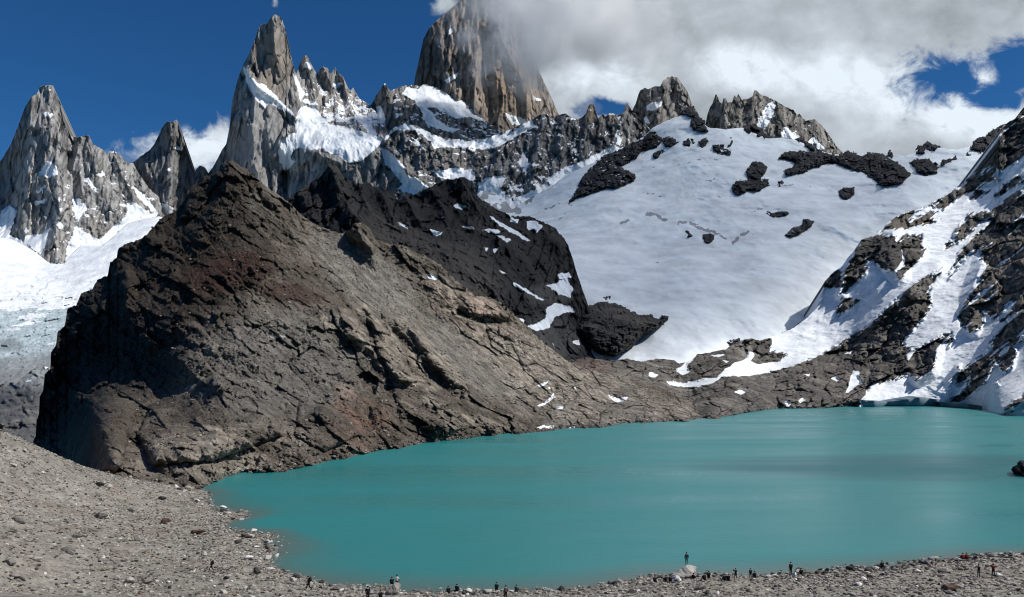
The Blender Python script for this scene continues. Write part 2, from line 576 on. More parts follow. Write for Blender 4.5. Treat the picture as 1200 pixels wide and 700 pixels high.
# ---- the highest peak, its top in the cloud
T_D = [(476, 140), (482, 112), (485, 101), (487, 87), (490, 75), (492, 66), (496, 47), (502, 35), (512, 24), (525, 14), (537, 3), (545, -6), (556, -28), (566, -44), (578, -48), (592, -36), (604, -10), (613, 30), (620, 58), (630, 80), (637, 96), (645, 112),
       (650, 124), (656, 137), (668, 160)]
SN_D = [[(512, 53), (516, 54), (519, 57), (514, 56)], [(520, 95), (530, 88), (538, 84), (537, 90), (526, 97)], [(624, 112), (634, 116), (634, 119), (626, 117)], [(525, 36), (530, 32), (531, 37), (526, 41)],
        [(590, 132), (612, 138), (622, 146), (600, 147)]]


def alb_D(c):
    a = granite((0.28, 0.25, 0.225), (0.33, 0.26, 0.20), (0.12, 0.11, 0.10), 0.6)(c)
    a = mixc(a, (0.28, 0.205, 0.145), blob(c, 600, 92, 38, 50, 8, 20) * 0.7)
    return mixc(a, (0.085, 0.08, 0.08), blob(c, 505, 55, 16, 60, 5, 15, 12) * 0.5)


relief('mountain', T_D, [(476, 200), (668, 200)],
       [(476, 120, 4250), (490, 75, 4200), (512, 25, 4200), (545, -6, 4230), (578, -48, 4250), (540, 60, 4080), (530, 110, 4020), (580, 60, 4060), (600, 100, 4030), (580, 140, 3950), (640, 100, 4230), (655, 137, 4260), (620, 120, 4080), (520, 180, 3800), (640, 190, 3850), (668, 160, 4280)],
       step=1.0, rough=[('r', 40, 210, (1.6, 1, 0.3), 6), ('n', 10, 60, (2.0, 1, 0.25), 4), ('f', 0.42, 19, (0.5, 2.4, 4), 1), ('f', 0.42, 8, (0.6, 2.0, -5), 1), ('q', 1.6, 4.5, (0.9, 1.6), 3)], jag=1.0, jagw=6, mat=M_GRANITE, albedo=alb_D, seed=12.2,
       snow=lambda c: np.maximum(snow_polys(c, SN_D, 1.5, 6, 3), np.minimum(nz(c, 40, 5, (1, 1, 1.8), 7.0) * 1.2 + (c['n'][:, 2] - 0.6) * 1.6 - 0.88 + sstep(100, 150, c['y']) * 0.25, 0.5)),
       creases=[([(512, 25), (520, 70), (530, 110)], 60, 15), ([(566, 40), (572, 90), (575, 145)], -70, 9), ([(590, 50), (610, 90), (625, 140)], 60, 13), ([(545, 40), (555, 80), (556, 130)], 30, 10)],
       label='broad brown-grey granite monolith whose summit is lost in cloud', cat='mountain')

# ---- snowy shoulder in front of the highest peak
T_E = [(424, 150), (432, 126), (436, 122), (440, 114), (442, 111), (447, 104), (450, 99), (452, 99), (455, 104), (457, 107), (465, 104), (475, 101), (485, 100), (492, 102), (497, 99), (512, 104), (525, 112), (547, 120), (560, 135), (572, 145), (590, 156), (610, 165), (640, 172)]
SN_E = [[(472, 110), (477, 101), (490, 105), (497, 99), (512, 104), (525, 112), (547, 120), (560, 136), (574, 146), (560, 141), (550, 137), (533, 139), (517, 130), (500, 125), (512, 139), (525, 149), (540, 152), (530, 156), (515, 151), (500, 147), (495, 132), (485, 117)],
        [(440, 126), (446, 124), (452, 140), (450, 152), (444, 140)]]
relief('mountain', T_E, [(424, 215), (640, 215)],
       [(424, 150, 3950), (450, 99, 3900), (490, 103, 3980), (525, 112, 3960), (572, 145, 3850), (500, 130, 3760), (460, 150, 3650), (520, 160, 3600), (580, 165, 3640), (640, 172, 3700), (440, 200, 3500), (540, 200, 3520), (640, 215, 3550)],
       step=1.0, rough=masked(VR2, SN_E), jag=1.3, jagw=5, mat=M_WALL, seed=15.5,
       albedo=granite((0.19, 0.188, 0.187), (0.20, 0.18, 0.16), (0.06, 0.06, 0.062)),
       snow=lambda c: np.maximum(snow_polys(c, SN_E, 2.0, 7, 4), np.minimum(nz(c, 38, 5, (1, 1, 1.5), 1.0) * 1.5 + (c['n'][:, 2] - 0.55) * 1.6 - 0.5, 0.6)),
       creases=[([(450, 100), (462, 130), (470, 160)], 45, 12), ([(497, 100), (503, 130), (515, 158)], 30, 12)],
       label='snow-capped rocky shoulder below the cloud-topped peak', cat='mountain')

# ---- the dark speckled wall behind the snow bowl
T_W = [(436, 182), (444, 168), (450, 162), (462, 150), (475, 145), (490, 149), (507, 158), (525, 163), (550, 165), (575, 161), (600, 152), (618, 143), (624, 141), (630, 137), (637, 134), (650, 137), (662, 134), (672, 140), (680, 140),
       (684, 137), (687, 133), (689, 126), (692, 122), (695, 123), (698, 130), (701, 140), (706, 134), (709, 137), (716, 133), (722, 136), (729, 134), (732, 128), (735, 121), (738, 126), (741, 131), (750, 140), (765, 155), (800, 175)]
SN_W = [[(447, 164), (462, 150), (475, 145), (490, 149), (507, 158), (525, 163), (550, 165), (575, 161), (600, 152), (623, 141), (627, 148), (614, 155), (602, 162), (588, 170), (572, 176), (548, 174), (525, 172), (509, 174), (503, 164), (486, 153), (472, 151), (460, 155), (452, 166)],
        [(505, 200), (517, 201), (530, 197), (540, 196), (557, 202), (558, 211), (540, 212), (522, 211)], [(446, 172), (458, 178), (471, 192), (477, 206), (490, 211), (503, 220), (485, 229), (465, 222), (472, 216), (464, 205), (450, 190)],
        [(560, 215), (580, 205), (595, 208), (585, 222), (600, 236), (640, 214), (650, 222), (620, 240), (600, 256), (575, 262), (560, 240)], [(478, 160), (490, 167), (500, 175), (490, 172)],
        [(640, 210), (660, 198), (690, 186), (720, 170), (735, 176), (700, 196), (670, 210), (650, 220)], [(612, 176), (620, 190), (616, 205), (608, 195)], [(722, 152), (727, 160), (728, 172), (722, 168)]]


def snow_W(c):
    s = snow_polys(c, SN_W, 2.6, 8, 5)
    right = sstep(540, 640, c['x'])
    led = nz(c, 34, 5, (1, 1, 1.0), 1.0) * 1.7 + (c['n'][:, 2] - 0.5) * 1.8 - 0.88 + right * 0.28 + sstep(185, 240, c['y']) * right * 0.55
    return np.maximum(s, np.minimum(led, 0.6))


def alb_W(c):
    a = granite((0.175, 0.176, 0.178), (0.185, 0.165, 0.147), (0.07, 0.072, 0.075))(c)
    a = mixc(a, (0.17, 0.165, 0.16), blob(c, 500, 195, 60, 26) * 0.6)
    return mixc(a, (0.26, 0.20, 0.155), np.maximum(blob(c, 693, 132, 7, 12, 1, 5), blob(c, 718, 138, 5, 4, 1, 5)) * 0.7)


relief('mountain', T_W, [(436, 275), (540, 290), (800, 290)],
       [(436, 182, 3500), (475, 146, 3480), (550, 166, 3440), (624, 142, 3420), (693, 123, 3450), (735, 122, 3480), (765, 155, 3450), (800, 175, 3450), (470, 200, 3330), (560, 190, 3280), (640, 180, 3260), (700, 170, 3300), (560, 250, 3020), (640, 240, 2980), (700, 230, 3050), (480, 250, 3150), (800, 290, 2950), (600, 290, 2850), (440, 275, 3150)],
       step=1.0, rough=masked([('r', 40, 130, (1.4, 1, 0.55), 6), ('n', 8, 34, (1.4, 1, 0.5), 4), ('f', 0.7, 13, (0.7, 1.6, 8), 1), ('f', 0.65, 6, (0.8, 1.4, -10), 1), ('q', 1.8, 3.5, (0.9, 1.3), 3)], SN_W), jag=1.6, jagw=5, mat=M_WALL, albedo=alb_W, snow=snow_W, seed=19.5,
       creases=[([(452, 166), (470, 195), (500, 220)], 45, 9), ([(637, 137), (630, 170), (625, 215)], 45, 13), ([(693, 124), (690, 160), (680, 195)], 45, 12), ([(662, 137), (655, 175)], 40, 9), ([(735, 123), (728, 150), (722, 172)], 40, 10), ([(585, 175), (575, 215)], 35, 11)],
       label='dark rock wall speckled with snow, a white glacier ledge along its top', cat='mountain')

# ---- blunt peak right of the wall
T_F = [(726, 160), (736, 140), (742, 128), (745, 122), (748, 112), (750, 107), (755, 104), (760, 105), (767, 102), (774, 102), (777, 95), (782, 92), (787, 90), (794, 92), (800, 100), (805, 107), (809, 117), (812, 125), (816, 131), (820, 137), (826, 147), (834, 160), (845, 175)]
relief('mountain', T_F, [(726, 200), (845, 200)],
       [(726, 160, 3900), (750, 107, 3850), (787, 90, 3860), (812, 125, 3900), (780, 120, 3780), (765, 145, 3700), (845, 175, 3950), (726, 200, 3600), (790, 200, 3550), (845, 200, 3700)],
       step=1.0, rough=VR2, jag=1.3, jagw=5, mat=M_GRANITE, albedo=granite((0.22, 0.21, 0.20), (0.23, 0.20, 0.17), (0.07, 0.068, 0.068)), seed=23.5,
       snow=lambda c: np.maximum(snow_polys(c, [[(757, 125), (764, 120), (777, 119), (775, 124), (766, 130), (759, 130)], [(754, 138), (758, 136), (762, 146), (756, 144)]], 1.2, 5, 3),
                                 np.minimum(nz(c, 36, 5, (1, 1, 1.5), 3.0) * 1.3 + (c['n'][:, 2] - 0.55) * 1.6 - 0.85 + sstep(775, 745, c['x']) * 0.3, 0.5)),
       creases=[([(777, 96), (772, 130), (768, 160)], 40, 10), ([(794, 94), (806, 130), (815, 150)], 40, 9)],
       label='blunt grey peak with one snow patch, right of the speckled wall', cat='mountain')

# ---- row of teeth on the right
T_G = [(822, 165), (826, 150), (829, 135), (832, 127), (835, 122), (837, 116), (839, 111), (841, 115), (844, 121), (846, 123), (848, 116), (850, 116), (853, 121), (858, 121), (860, 114), (861, 112), (863, 116), (865, 111), (867, 114), (869, 118), (876, 117), (882, 114),
       (884, 107), (886, 107), (890, 111), (900, 115), (910, 120), (920, 126), (930, 130), (934, 136), (937, 134), (941, 140), (945, 142), (950, 141), (955, 141), (960, 145), (965, 150), (972, 160), (980, 172), (990, 182), (1005, 190)]
relief('mountain', T_G, [(822, 215), (1005, 215)],
       [(822, 165, 3500), (839, 111, 3450), (884, 107, 3480), (910, 130, 3400), (945, 142, 3450), (980, 172, 3450), (1005, 190, 3450), (850, 150, 3340), (900, 160, 3280), (950, 165, 3330), (822, 215, 3100), (900, 215, 3050), (1005, 215, 3150)],
       step=1.0, rough=VR2, jag=1.8, jagw=4, mat=M_WALL, albedo=granite((0.22, 0.21, 0.195), (0.225, 0.20, 0.172), (0.065, 0.063, 0.06)), seed=27.5,
       snow=lambda c: np.maximum(snow_polys(c, [[(885, 150), (893, 132), (903, 118), (910, 124), (904, 140), (896, 152)], [(915, 162), (918, 148), (930, 155), (945, 168), (925, 166)], [(945, 168), (955, 160), (966, 175), (956, 176)]], 2.4, 6, 4),
                                 np.minimum(nz(c, 30, 5, (1, 1, 1.3), 3.0) * 1.4 + (c['n'][:, 2] - 0.55) * 1.6 - 0.72, 0.5)),
       creases=[([(839, 112), (836, 150)], 35, 7), ([(849, 116), (850, 150)], 35, 6), ([(884, 108), (880, 150)], 40, 9), ([(910, 121), (920, 150), (930, 165)], 35, 9), ([(950, 141), (960, 165)], 35, 9)],
       label='comb of jagged rock teeth on the skyline above the snow bowl', cat='mountain')

# ================================================================== glacier at the left
M_GLAC = rock_mat('glacier_ice', fine=14, bump=0.5, bump_dist=5, contrast=0.2, snow_noise=0.5)


def alb_gl(c):
    a = basec(c, (0.62, 0.68, 0.70))
    a = mixc(a, (0.40, 0.48, 0.52), sstep(-0.1, 0.35, nz(c, 40, 5, (1, 0.5, 1), 3, True)) * sstep(310, 360, c['y']))
    fc_ = facets(c['x'], c['y'], 7, (1.7, 0.7, -10), 2.0)[1]
    a = mixc(a, (0.22, 0.29, 0.32), fc_ * sstep(315, 350, c['y']) * 0.8)
    a = mixc(a, (0.33, 0.39, 0.41), sstep(0.1, 0.5, fbm(np.stack([c['x'] / 12, c['y'] / 5, c['x'] * 0], 1), 5)) * sstep(320, 380, c['y']) * 0.6)
    deb = sstep(405, 440, c['y'] + 14 * nz(c, 120, 4, seed=6) - (c['x'] - 20) * -0.15)
    a = mixc(a, (0.20, 0.21, 0.215), deb)
    return mixc(a, (0.16, 0.18, 0.19), blob(c, 8, 405, 22, 9, 4, 10) * 0.7)


relief('glacier', [(-190, 262), (-60, 275), (0, 279), (12, 280), (28, 288), (44, 301), (52, 309), (74, 311), (84, 298), (95, 288), (108, 288), (120, 288), (135, 276), (150, 262), (165, 258), (186, 254), (215, 262), (240, 280)],
       [(-190, 520), (240, 520)],
       [(-190, 262, 2960), (0, 279, 2900), (52, 309, 2750), (110, 288, 2900), (186, 254, 3150), (240, 280, 3000), (-190, 350, 2200), (50, 340, 2350), (150, 320, 2500), (50, 380, 1900), (50, 430, 1450), (50, 470, 1150), (-190, 520, 900), (50, 520, 900), (240, 520, 950), (240, 400, 1700)],
       step=1.1, rough=[('n', 22, 120, (1, 0.5, 1), 4), ('r', 8, 40, (1, 0.6, 1), 5), ('f', 0.95, 7, (1.8, 0.6, -12), 1, lambda c: sstep(290, 365, c['y'])), ('f', 0.7, 3.8, (1.5, 0.7, -8), 1, lambda c: sstep(325, 370, c['y']))], jag=0.8, back=(300, 0.2), mat=M_GLAC, albedo=alb_gl, seed=31.0,
       snow=lambda c: sstep(410, 300, c['y'] + 30 * nz(c, 150, 4, seed=4)) * 2.4 - 0.95 + 1.0 * nz(c, 60, 5, (1, 0.4, 1), 8),
       label='bright crevassed glacier flowing down behind the brown hill', cat='glacier')

# dark rock under the glacier tongue
M_DARK = rock_mat('dark_rock', fine=5, bump=0.6, bump_dist=1.6, contrast=0.5)
relief('hill', [(-200, 430), (-60, 440), (-10, 452), (0, 452), (10, 448), (20, 450), (30, 440), (42, 432), (55, 430), (70, 445), (130, 470)], [(-200, 560), (130, 560)],
       [(-200, 430, 900), (0, 452, 900), (40, 432, 950), (130, 470, 930), (0, 500, 700), (60, 500, 720), (-200, 560, 550), (0, 560, 560), (130, 560, 580)],
       step=1.2, rough=[('r', 14, 60, (1, 1, 0.8), 6), ('f', 1.2, 14, (1.4, 0.8, 25), 1), ('f', 1.0, 6, (1.3, 0.8, 20), 1), ('q', 2, 4, (1, 1), 3)], jag=1.4, back=(100, 0.3), mat=M_DARK, seed=35.0,
       albedo=lambda c: mixc(mixc(basec(c, (0.085, 0.09, 0.097)), (0.15, 0.145, 0.14), sstep(0, 0.5, nz(c, 30, 4))), (0.3, 0.33, 0.34), sstep(462, 440, c['y'] + 8 * nz(c, 20, 3)) * 0.6),
       snow=lambda c: np.minimum(nz(c, 14, 4) * 1.4 - 0.75 + sstep(470, 445, c['y']) * 0.3, 0.4),
       label='dark grey rock below the glacier tongue at the left edge', cat='hillside')
# ================================================================== snow bowl
M_SNOW = rock_mat('snowfield_snow', fine=16, bump=0.35, bump_dist=2.5, contrast=0.3, snow_noise=0.4, snow_col=(0.79, 0.85, 0.885))
T_H = [(540, 268), (548, 250), (556, 232), (563, 224), (575, 226), (590, 232), (600, 246), (607, 242), (625, 230), (647, 219), (660, 208), (675, 200), (700, 189), (735, 172), (755, 160), (765, 150), (775, 145), (786, 140), (797, 136),
       (806, 133), (812, 134), (820, 142), (830, 150), (850, 152), (870, 150), (885, 157), (900, 163), (915, 162), (930, 164), (940, 168), (955, 174), (970, 180), (985, 182), (1015, 180), (1043, 179), (1060, 184),
       (1075, 176), (1087, 173), (1100, 174), (1120, 176), (1137, 172), (1150, 170), (1180, 175), (1210, 180)]
dirt_lines = [[(795, 262), (806, 260), (815, 265), (828, 270), (840, 274), (850, 279)], [(860, 285), (866, 278), (876, 271)], [(757, 250), (770, 253), (781, 258)], [(728, 262), (736, 258)], [(825, 212), (838, 210), (852, 214)],
              [(835, 228), (846, 231), (856, 230)], [(872, 253), (885, 247), (897, 243)], [(755, 226), (770, 228), (780, 233)], [(795, 193), (812, 190), (828, 184), (842, 189)], [(755, 306), (770, 308), (780, 313)], [(905, 217), (935, 217), (960, 219)], [(760, 196), (778, 195)],
              [(640, 245), (660, 236)], [(655, 258), (670, 240), (676, 226)], [(1040, 222), (1060, 220)]]


def alb_H(c):
    a = basec(c, (0.16, 0.155, 0.15))
    return mixc(a, (0.30, 0.32, 0.335), np.full(len(c['x']), 1.0))


def snow_H(c):
    s = np.full(len(c['x']), 1.2)
    x, y = warp(c, 2.5, 8)
    n = fbm(np.stack([c['x'] / 5, c['y'] / 3, c['x'] * 0], 1), 4)
    for l in dirt_lines[:4]:
        s -= np.maximum(0, 1 - seg_dist(x, y, l) / 5.0) * (1.75 + 2.0 * n)
    for l in dirt_lines[4:]:
        s -= np.maximum(0, 1 - seg_dist(x, y, l) / 3.5) * (1.2 + 1.8 * n)
    # rock ribs breaking through at the top left
    rib = sstep(662, 600, c['x']) * sstep(285, 235, c['y'])
    s -= rib * np.clip(1.1 + 2.6 * fbm(np.stack([x / 14, y / 12, x * 0], 1), 4), 0, 2.2)
    s -= sstep(620, 560, c['x']) * sstep(300, 250, c['y']) * 0.3
    s -= 0.9 * np.clip(fbm(np.stack([x / 40 + 5, y / 9, x * 0], 1), 5) - 0.33, 0, 1) * 4 * sstep(330, 370, c['y'])
    return s


bowl, depH = relief('snowfield', T_H, [(540, 440), (1210, 470)],
       [(540, 268, 2500), (563, 224, 2900), (607, 242, 2750), (660, 208, 2850), (735, 172, 2900), (797, 136, 2950), (870, 150, 2750), (955, 174, 2650), (1043, 179, 2500), (1120, 176, 2350), (1210, 180, 2200),
        (620, 290, 1800), (680, 300, 1680), (650, 350, 1220), (700, 240, 2250), (780, 220, 2320), (860, 215, 2250), (960, 225, 2150), (1060, 225, 2050), (760, 290, 1780), (850, 270, 1880), (950, 275, 1800), (720, 340, 1380), (820, 330, 1420),
        (920, 330, 1450), (700, 390, 1080), (780, 390, 1100), (860, 390, 1150), (940, 390, 1230), (650, 430, 930), (800, 430, 980), (900, 430, 1060), (1000, 430, 1150), (1000, 330, 1550), (1100, 300, 1750), (1210, 300, 1800), (1210, 460, 1250), (540, 430, 950)],
       step=1.15, rough=[('n', 42, 260, (1, 0.6, 1), 3), ('n', 26, 110, (1, 0.45, 1), 4), ('q', 7.5, 34, (2.4, 0.8), 4), ('n', 1.6, 16, (1, 0.5, 1), 3), ('p', 0.7, 6, (2.2, 0.8), 3)], jag=0.7, back=(300, 0.35), mat=M_SNOW, albedo=alb_H, snow=snow_H, smooth=1e-4, seed=41.0,
       label='wide white snow bowl rising from the lake to the rocky skyline', cat='snowfield')

# ------------------------------------------------------------------ rocks that stick out of the snow
M_CRAG = rock_mat('outcrop_rock', fine=7, bump=0.7, bump_dist=3, contrast=0.5, stretch=(1, 1, 0.8))


def outcrop(poly, dep, bulge, label, group=None, name='rock_outcrop', col=(0.024, 0.026, 0.029), col2=(0.058, 0.057, 0.056), wid=None, snowy=0.0, step=0.62, rag=2.3, wl=None, amp=None, ctr=None, cat='rock outcrop', fine=None, spts=None, d0=0.0):
    pa = np.array(poly, float)
    x0, y0 = pa.min(0) - 3
    x1, y1 = pa.max(0) + 3
    nx, ny = int((x1 - x0) / step) + 2, int((y1 - y0) / step) + 2
    X, Y = np.meshgrid(np.linspace(x0, x1, nx), np.linspace(y1, y0, ny))
    x, y = X.ravel(), Y.ravel()
    c = dict(x=x, y=y)
    wx, wy = warp(c, rag, 6.0, seed=pa[0, 0] * 0.13)
    wx = wx + 1.1 * rag * fbm(np.stack([x / 3.0, y / 3.0, x * 0], 1), 3)
    wy = wy + 0.9 * rag * fbm(np.stack([x / 3.0 + 7, y / 3.0, x * 0], 1), 3)
    sd = poly_sdf(wx, wy, poly, 6.0)
    D = np.exp(dep(x, y)) + d0
    dm = D.mean()
    mpp = dm / F                                  # metres per px
    w = wid or max(2.0, 0.55 * sd.max())
    h = np.clip(sd / w, -1, 1)
    h = np.where(h > 0, np.sqrt(1 - (1 - np.clip(h, 0, 1)) ** 2), h * 0.6)
    wl = wl or 9 * mpp
    amp = amp or 0.22 * bulge + 1.2 * mpp
    d = D - bulge * h
    p0 = np.stack([(x - 600) / F * D, D, HC + (YH - y) / F * D], 1)
    nn = fbm(p0 / np.array([wl, wl, wl * 0.9]) + pa[0, 0], 6, 0.55, ridged=True)
    d = d - amp * nn * sstep(-2, 2, sd)
    qq = np.stack([x / 5.5, y / 6.5, x * 0 + pa[0, 1]], 1)
    d = d - mpp * sstep(-1, 2, sd) * (1.1 * facets(x, y, 10, (1.1, 0.9, 20), pa[0, 0])[0] + 1.0 * facets(x, y, 4.5, (1, 1, 0), pa[0, 1])[0] + 1.6 * fbm(qq, 3, 0.6, ridged=True))
    p = np.stack([(x - 600) / F * d, d, HC + (YH - y) / F * d], 1)
    g = p.reshape(ny, nx, 3)
    n = np.cross(np.gradient(g, axis=1), np.gradient(g, axis=0)).reshape(-1, 3)
    n /= np.linalg.norm(n, axis=1)[:, None] + 1e-9
    a = basec(c, col)
    a = mixc(a, col2, sstep(-0.15, 0.45, fbm(p0 / (wl * 1.3) + 3.3, 4)))
    sn = np.minimum(fbm(p0 / (wl * 0.8) + 9, 4) * 1.2 + (n[:, 2] - 0.72) * 2.2 - 0.75 + snowy, 0.5)
    if spts:
        sn = np.maximum(sn, np.clip(polys_sdf(wx, wy, spts) / 3, -1.5, 1.2))
    keep = (sd > -1.4).reshape(ny, nx)
    fc = grid_faces(ny, nx)
    k = keep.ravel()
    fc = fc[k[fc].all(1)]
    used = np.unique(fc)
    remap = np.full(len(x), -1)
    remap[used] = np.arange(len(used))
    me = mesh_np(name, p[used], remap[fc])
    set_attr(me, 'albedo', a[used])
    set_attr(me, 'snow', sn[used])
    o = link(name, me, M_CRAG)
    return tag(o, label, cat, group)


OUT = [
    ([(665, 240), (674, 225), (682, 207), (691, 198), (700, 190), (708, 183), (717, 180), (730, 175), (742, 167), (755, 162), (762, 152), (770, 155), (765, 163), (760, 170), (750, 178), (747, 184), (738, 190), (730, 194), (722, 192), (744, 205), (743, 212), (732, 218), (722, 222), (710, 220), (692, 227), (677, 231), (668, 239)],
     60, 'long black rock rib running up the left edge of the snow bowl', 0.0),
    ([(857, 219), (862, 212), (875, 210), (874, 200), (882, 190), (895, 191), (899, 197), (897, 203), (892, 209), (901, 210), (901, 217), (890, 224), (877, 223), (865, 230), (859, 226)], 38, 'pair of black rock lumps joined together high in the middle of the snow bowl', -0.2),
    ([(984, 224), (990, 220), (1002, 219), (1001, 226), (993, 234), (985, 231)], 20, 'small round black rock in the snow just below the skyline crag band', -0.3),
    ([(910, 187), (919, 180), (935, 177), (950, 179), (962, 176), (972, 181), (985, 182), (995, 177), (1010, 184), (1017, 179), (1035, 181), (1050, 190), (1062, 198), (1067, 205), (1058, 214), (1047, 218), (1030, 219), (1022, 211), (1010, 203), (1000, 200), (980, 191), (970, 191), (958, 196), (945, 200), (932, 206), (922, 206), (915, 200), (926, 197), (932, 191), (922, 186)],
     55, 'broad black crag band across the top of the snow bowl', -0.15),
    ([(1065, 190), (1075, 186), (1090, 186), (1100, 195), (1098, 202), (1085, 206), (1072, 200)], 32, 'black block of rock right of the broad skyline crag band', -0.2),
    ([(1101, 190), (1108, 187), (1120, 184), (1124, 187), (1112, 192), (1104, 195)], 16, 'thin dark rock sliver between the black block and the right-hand slope', -0.3),
    ([(919, 276), (926, 269), (940, 264), (943, 257), (954, 259), (951, 265), (940, 272), (927, 279)], 20, 'slanting grey rock alone in the middle of the shaded snow', -0.1),
    ([(894, 250), (899, 247), (909, 249), (917, 247), (925, 249), (915, 255), (902, 254)], 14, 'low row of dark stones above the slanting grey rock', -0.2),
    ([(881, 276), (887, 270), (895, 271), (892, 277), (884, 279)], 11, 'small dark rock at the right end of the crevassed snow ridge', -0.2),
    ([(822, 277), (829, 274), (837, 277), (837, 282), (829, 285), (823, 281)], 15, 'round dark rock under the crevassed snow ridge', -0.3),
    ([(804, 272), (811, 274), (811, 278), (806, 278)], 8, 'tiny dark rock left of the round rock under the crevassed ridge', -0.4),
    ([(910, 213), (917, 211), (920, 216), (913, 219)], 9, 'small dark rock right of the paired black lumps', -0.3),
    ([(834, 175), (842, 172), (852, 174), (858, 176), (856, 182), (844, 180)], 14, 'dark rock spot above the paired black lumps', -0.2),
    ([(796, 134), (802, 128), (808, 126), (813, 126), (816, 132), (820, 138), (830, 149), (831, 154), (822, 155), (811, 152), (808, 144), (811, 139), (805, 136)], 30, 'black tooth of rock on the snow crest in front of the blunt peak', -0.4),
    ([(760, 161), (770, 158), (776, 163), (770, 172), (756, 176)], 16, 'dark rock at the upper end of the long black rib', 0.0),
    ([(777, 164), (784, 161), (790, 163), (794, 168), (786, 173), (779, 172)], 13, 'first dark rock spot right of the black rib top', 0.0),
    ([(800, 166), (808, 163), (814, 167), (808, 172), (801, 171)], 11, 'second dark rock spot right of the black rib top, under the crest', 0.0),
    ([(819, 166), (827, 161), (832, 163), (828, 170), (822, 176)], 12, 'dark rock spot below the black tooth on the crest', 0.0),
    ([(851, 172), (853, 165), (860, 158), (864, 159), (860, 167), (855, 174)], 11, 'leaning dark rock streak below the row of skyline teeth', 0.0),
    ([(871, 149), (876, 146), (886, 147), (894, 155), (901, 160), (906, 163), (896, 163), (886, 161), (877, 156)], 22, 'black crest rocks directly under the tallest skyline tooth', -0.3),
    ([(930, 164), (938, 163), (946, 167), (955, 173), (962, 177), (952, 176), (940, 170)], 14, 'black crest rocks at the right foot of the skyline teeth', -0.3),
    ([(765, 182), (769, 180), (775, 176), (778, 178), (771, 183), (768, 186)], 9, 'thin dark rock streak right of the long black rib', -0.3),
    ([(672, 291), (680, 291), (682, 297), (686, 303), (678, 305), (672, 300)], 12, 'small dark rocks in snow right of the dark ridge', -0.1),
    ([(742, 326), (746, 323), (749, 326), (744, 328)], 5, 'lone tiny dark stone low in the snow bowl', -0.3),
    ([(1039, 183), (1043, 177), (1047, 184), (1044, 187)], 10, 'pointed grey rock tip on the snowy skyline', -0.2),
    ([(1072, 180), (1076, 172), (1081, 172), (1087, 167), (1093, 171), (1101, 172), (1097, 177), (1084, 180)], 18, 'dark rock knob on the skyline above the black block', -0.1),
    ([(901, 394), (915, 390), (930, 384), (940, 377), (942, 382), (927, 392), (905, 402), (898, 400)], 10, 'long low dark rock at the foot of the snow bowl', 0.0),
    ([(878, 381), (886, 376), (893, 379), (899, 377), (900, 383), (890, 387), (881, 387)], 9, 'dark rock pair in snow above the lower rock ridge', -0.1),
    ([(957, 390), (961, 382), (971, 379), (968, 385), (960, 391)], 7, 'small slanting rock in snow left of the brown rock band', 0.0),
    ([(938, 407), (950, 402), (962, 397), (961, 400), (948, 406), (940, 410)], 5, 'string of small dark stones in snow beside the brown rock band', 0.2),
    ([(1136, 175), (1144, 164), (1157, 159), (1166, 152), (1178, 146), (1176, 160), (1168, 178), (1158, 176), (1147, 181)], 22, 'dark rock ridge on the skyline where the snow bowl meets the right-hand slope', -0.2),
    ([(1126, 184), (1134, 179), (1140, 181), (1133, 187)], 8, 'small dark rock between the skyline ridge and the right-hand slope', -0.2),
    ([(834, 172), (840, 166), (850, 168), (849, 178), (841, 181)], 10, 'dark rock spot left of the leaning rock streak under the teeth', 0.0),
    ([(704, 349), (712, 345), (722, 347), (720, 352), (709, 353)], 8, 'small dark rock on the snow just above the rounded knoll', -0.2),
    ([(787, 366), (792, 363), (797, 367), (791, 370)], 6, 'small dark rock on the snow right of the rounded knoll', -0.2),
    ([(724, 212), (733, 207), (741, 210), (735, 216), (727, 217)], 9, 'rough dark rock right beside the lower end of the long black rib', 0.1),
    ([(905, 378), (912, 374), (920, 376), (914, 380)], 6, 'little dark rock near the long low rock at the bowl foot', -0.1),
    ([(852, 402), (860, 398), (868, 396), (866, 401), (857, 405)], 6, 'flat dark rock in snow above the rock shelf', 0.0),
]
for poly, bulge, lab, sn in OUT:
    outcrop(poly, depH, bulge, lab, snowy=sn)

# the knoll at the foot of the bowl
KN = [(671, 387), (674, 377), (677, 367), (685, 360), (697, 356), (710, 353), (727, 357), (742, 365), (750, 369), (762, 369), (772, 374), (779, 369), (785, 372), (777, 381), (767, 389), (755, 394), (748, 400), (740, 407), (725, 416), (707, 416), (697, 412), (690, 404), (680, 398)]
outcrop(KN, depH, 120, 'large rounded brown rock knoll at the foot of the snow bowl', name='rock_knoll', col=(0.038, 0.036, 0.035), col2=(0.085, 0.077, 0.069), wid=26, snowy=-0.45, amp=14, wl=45, cat='rock knoll')

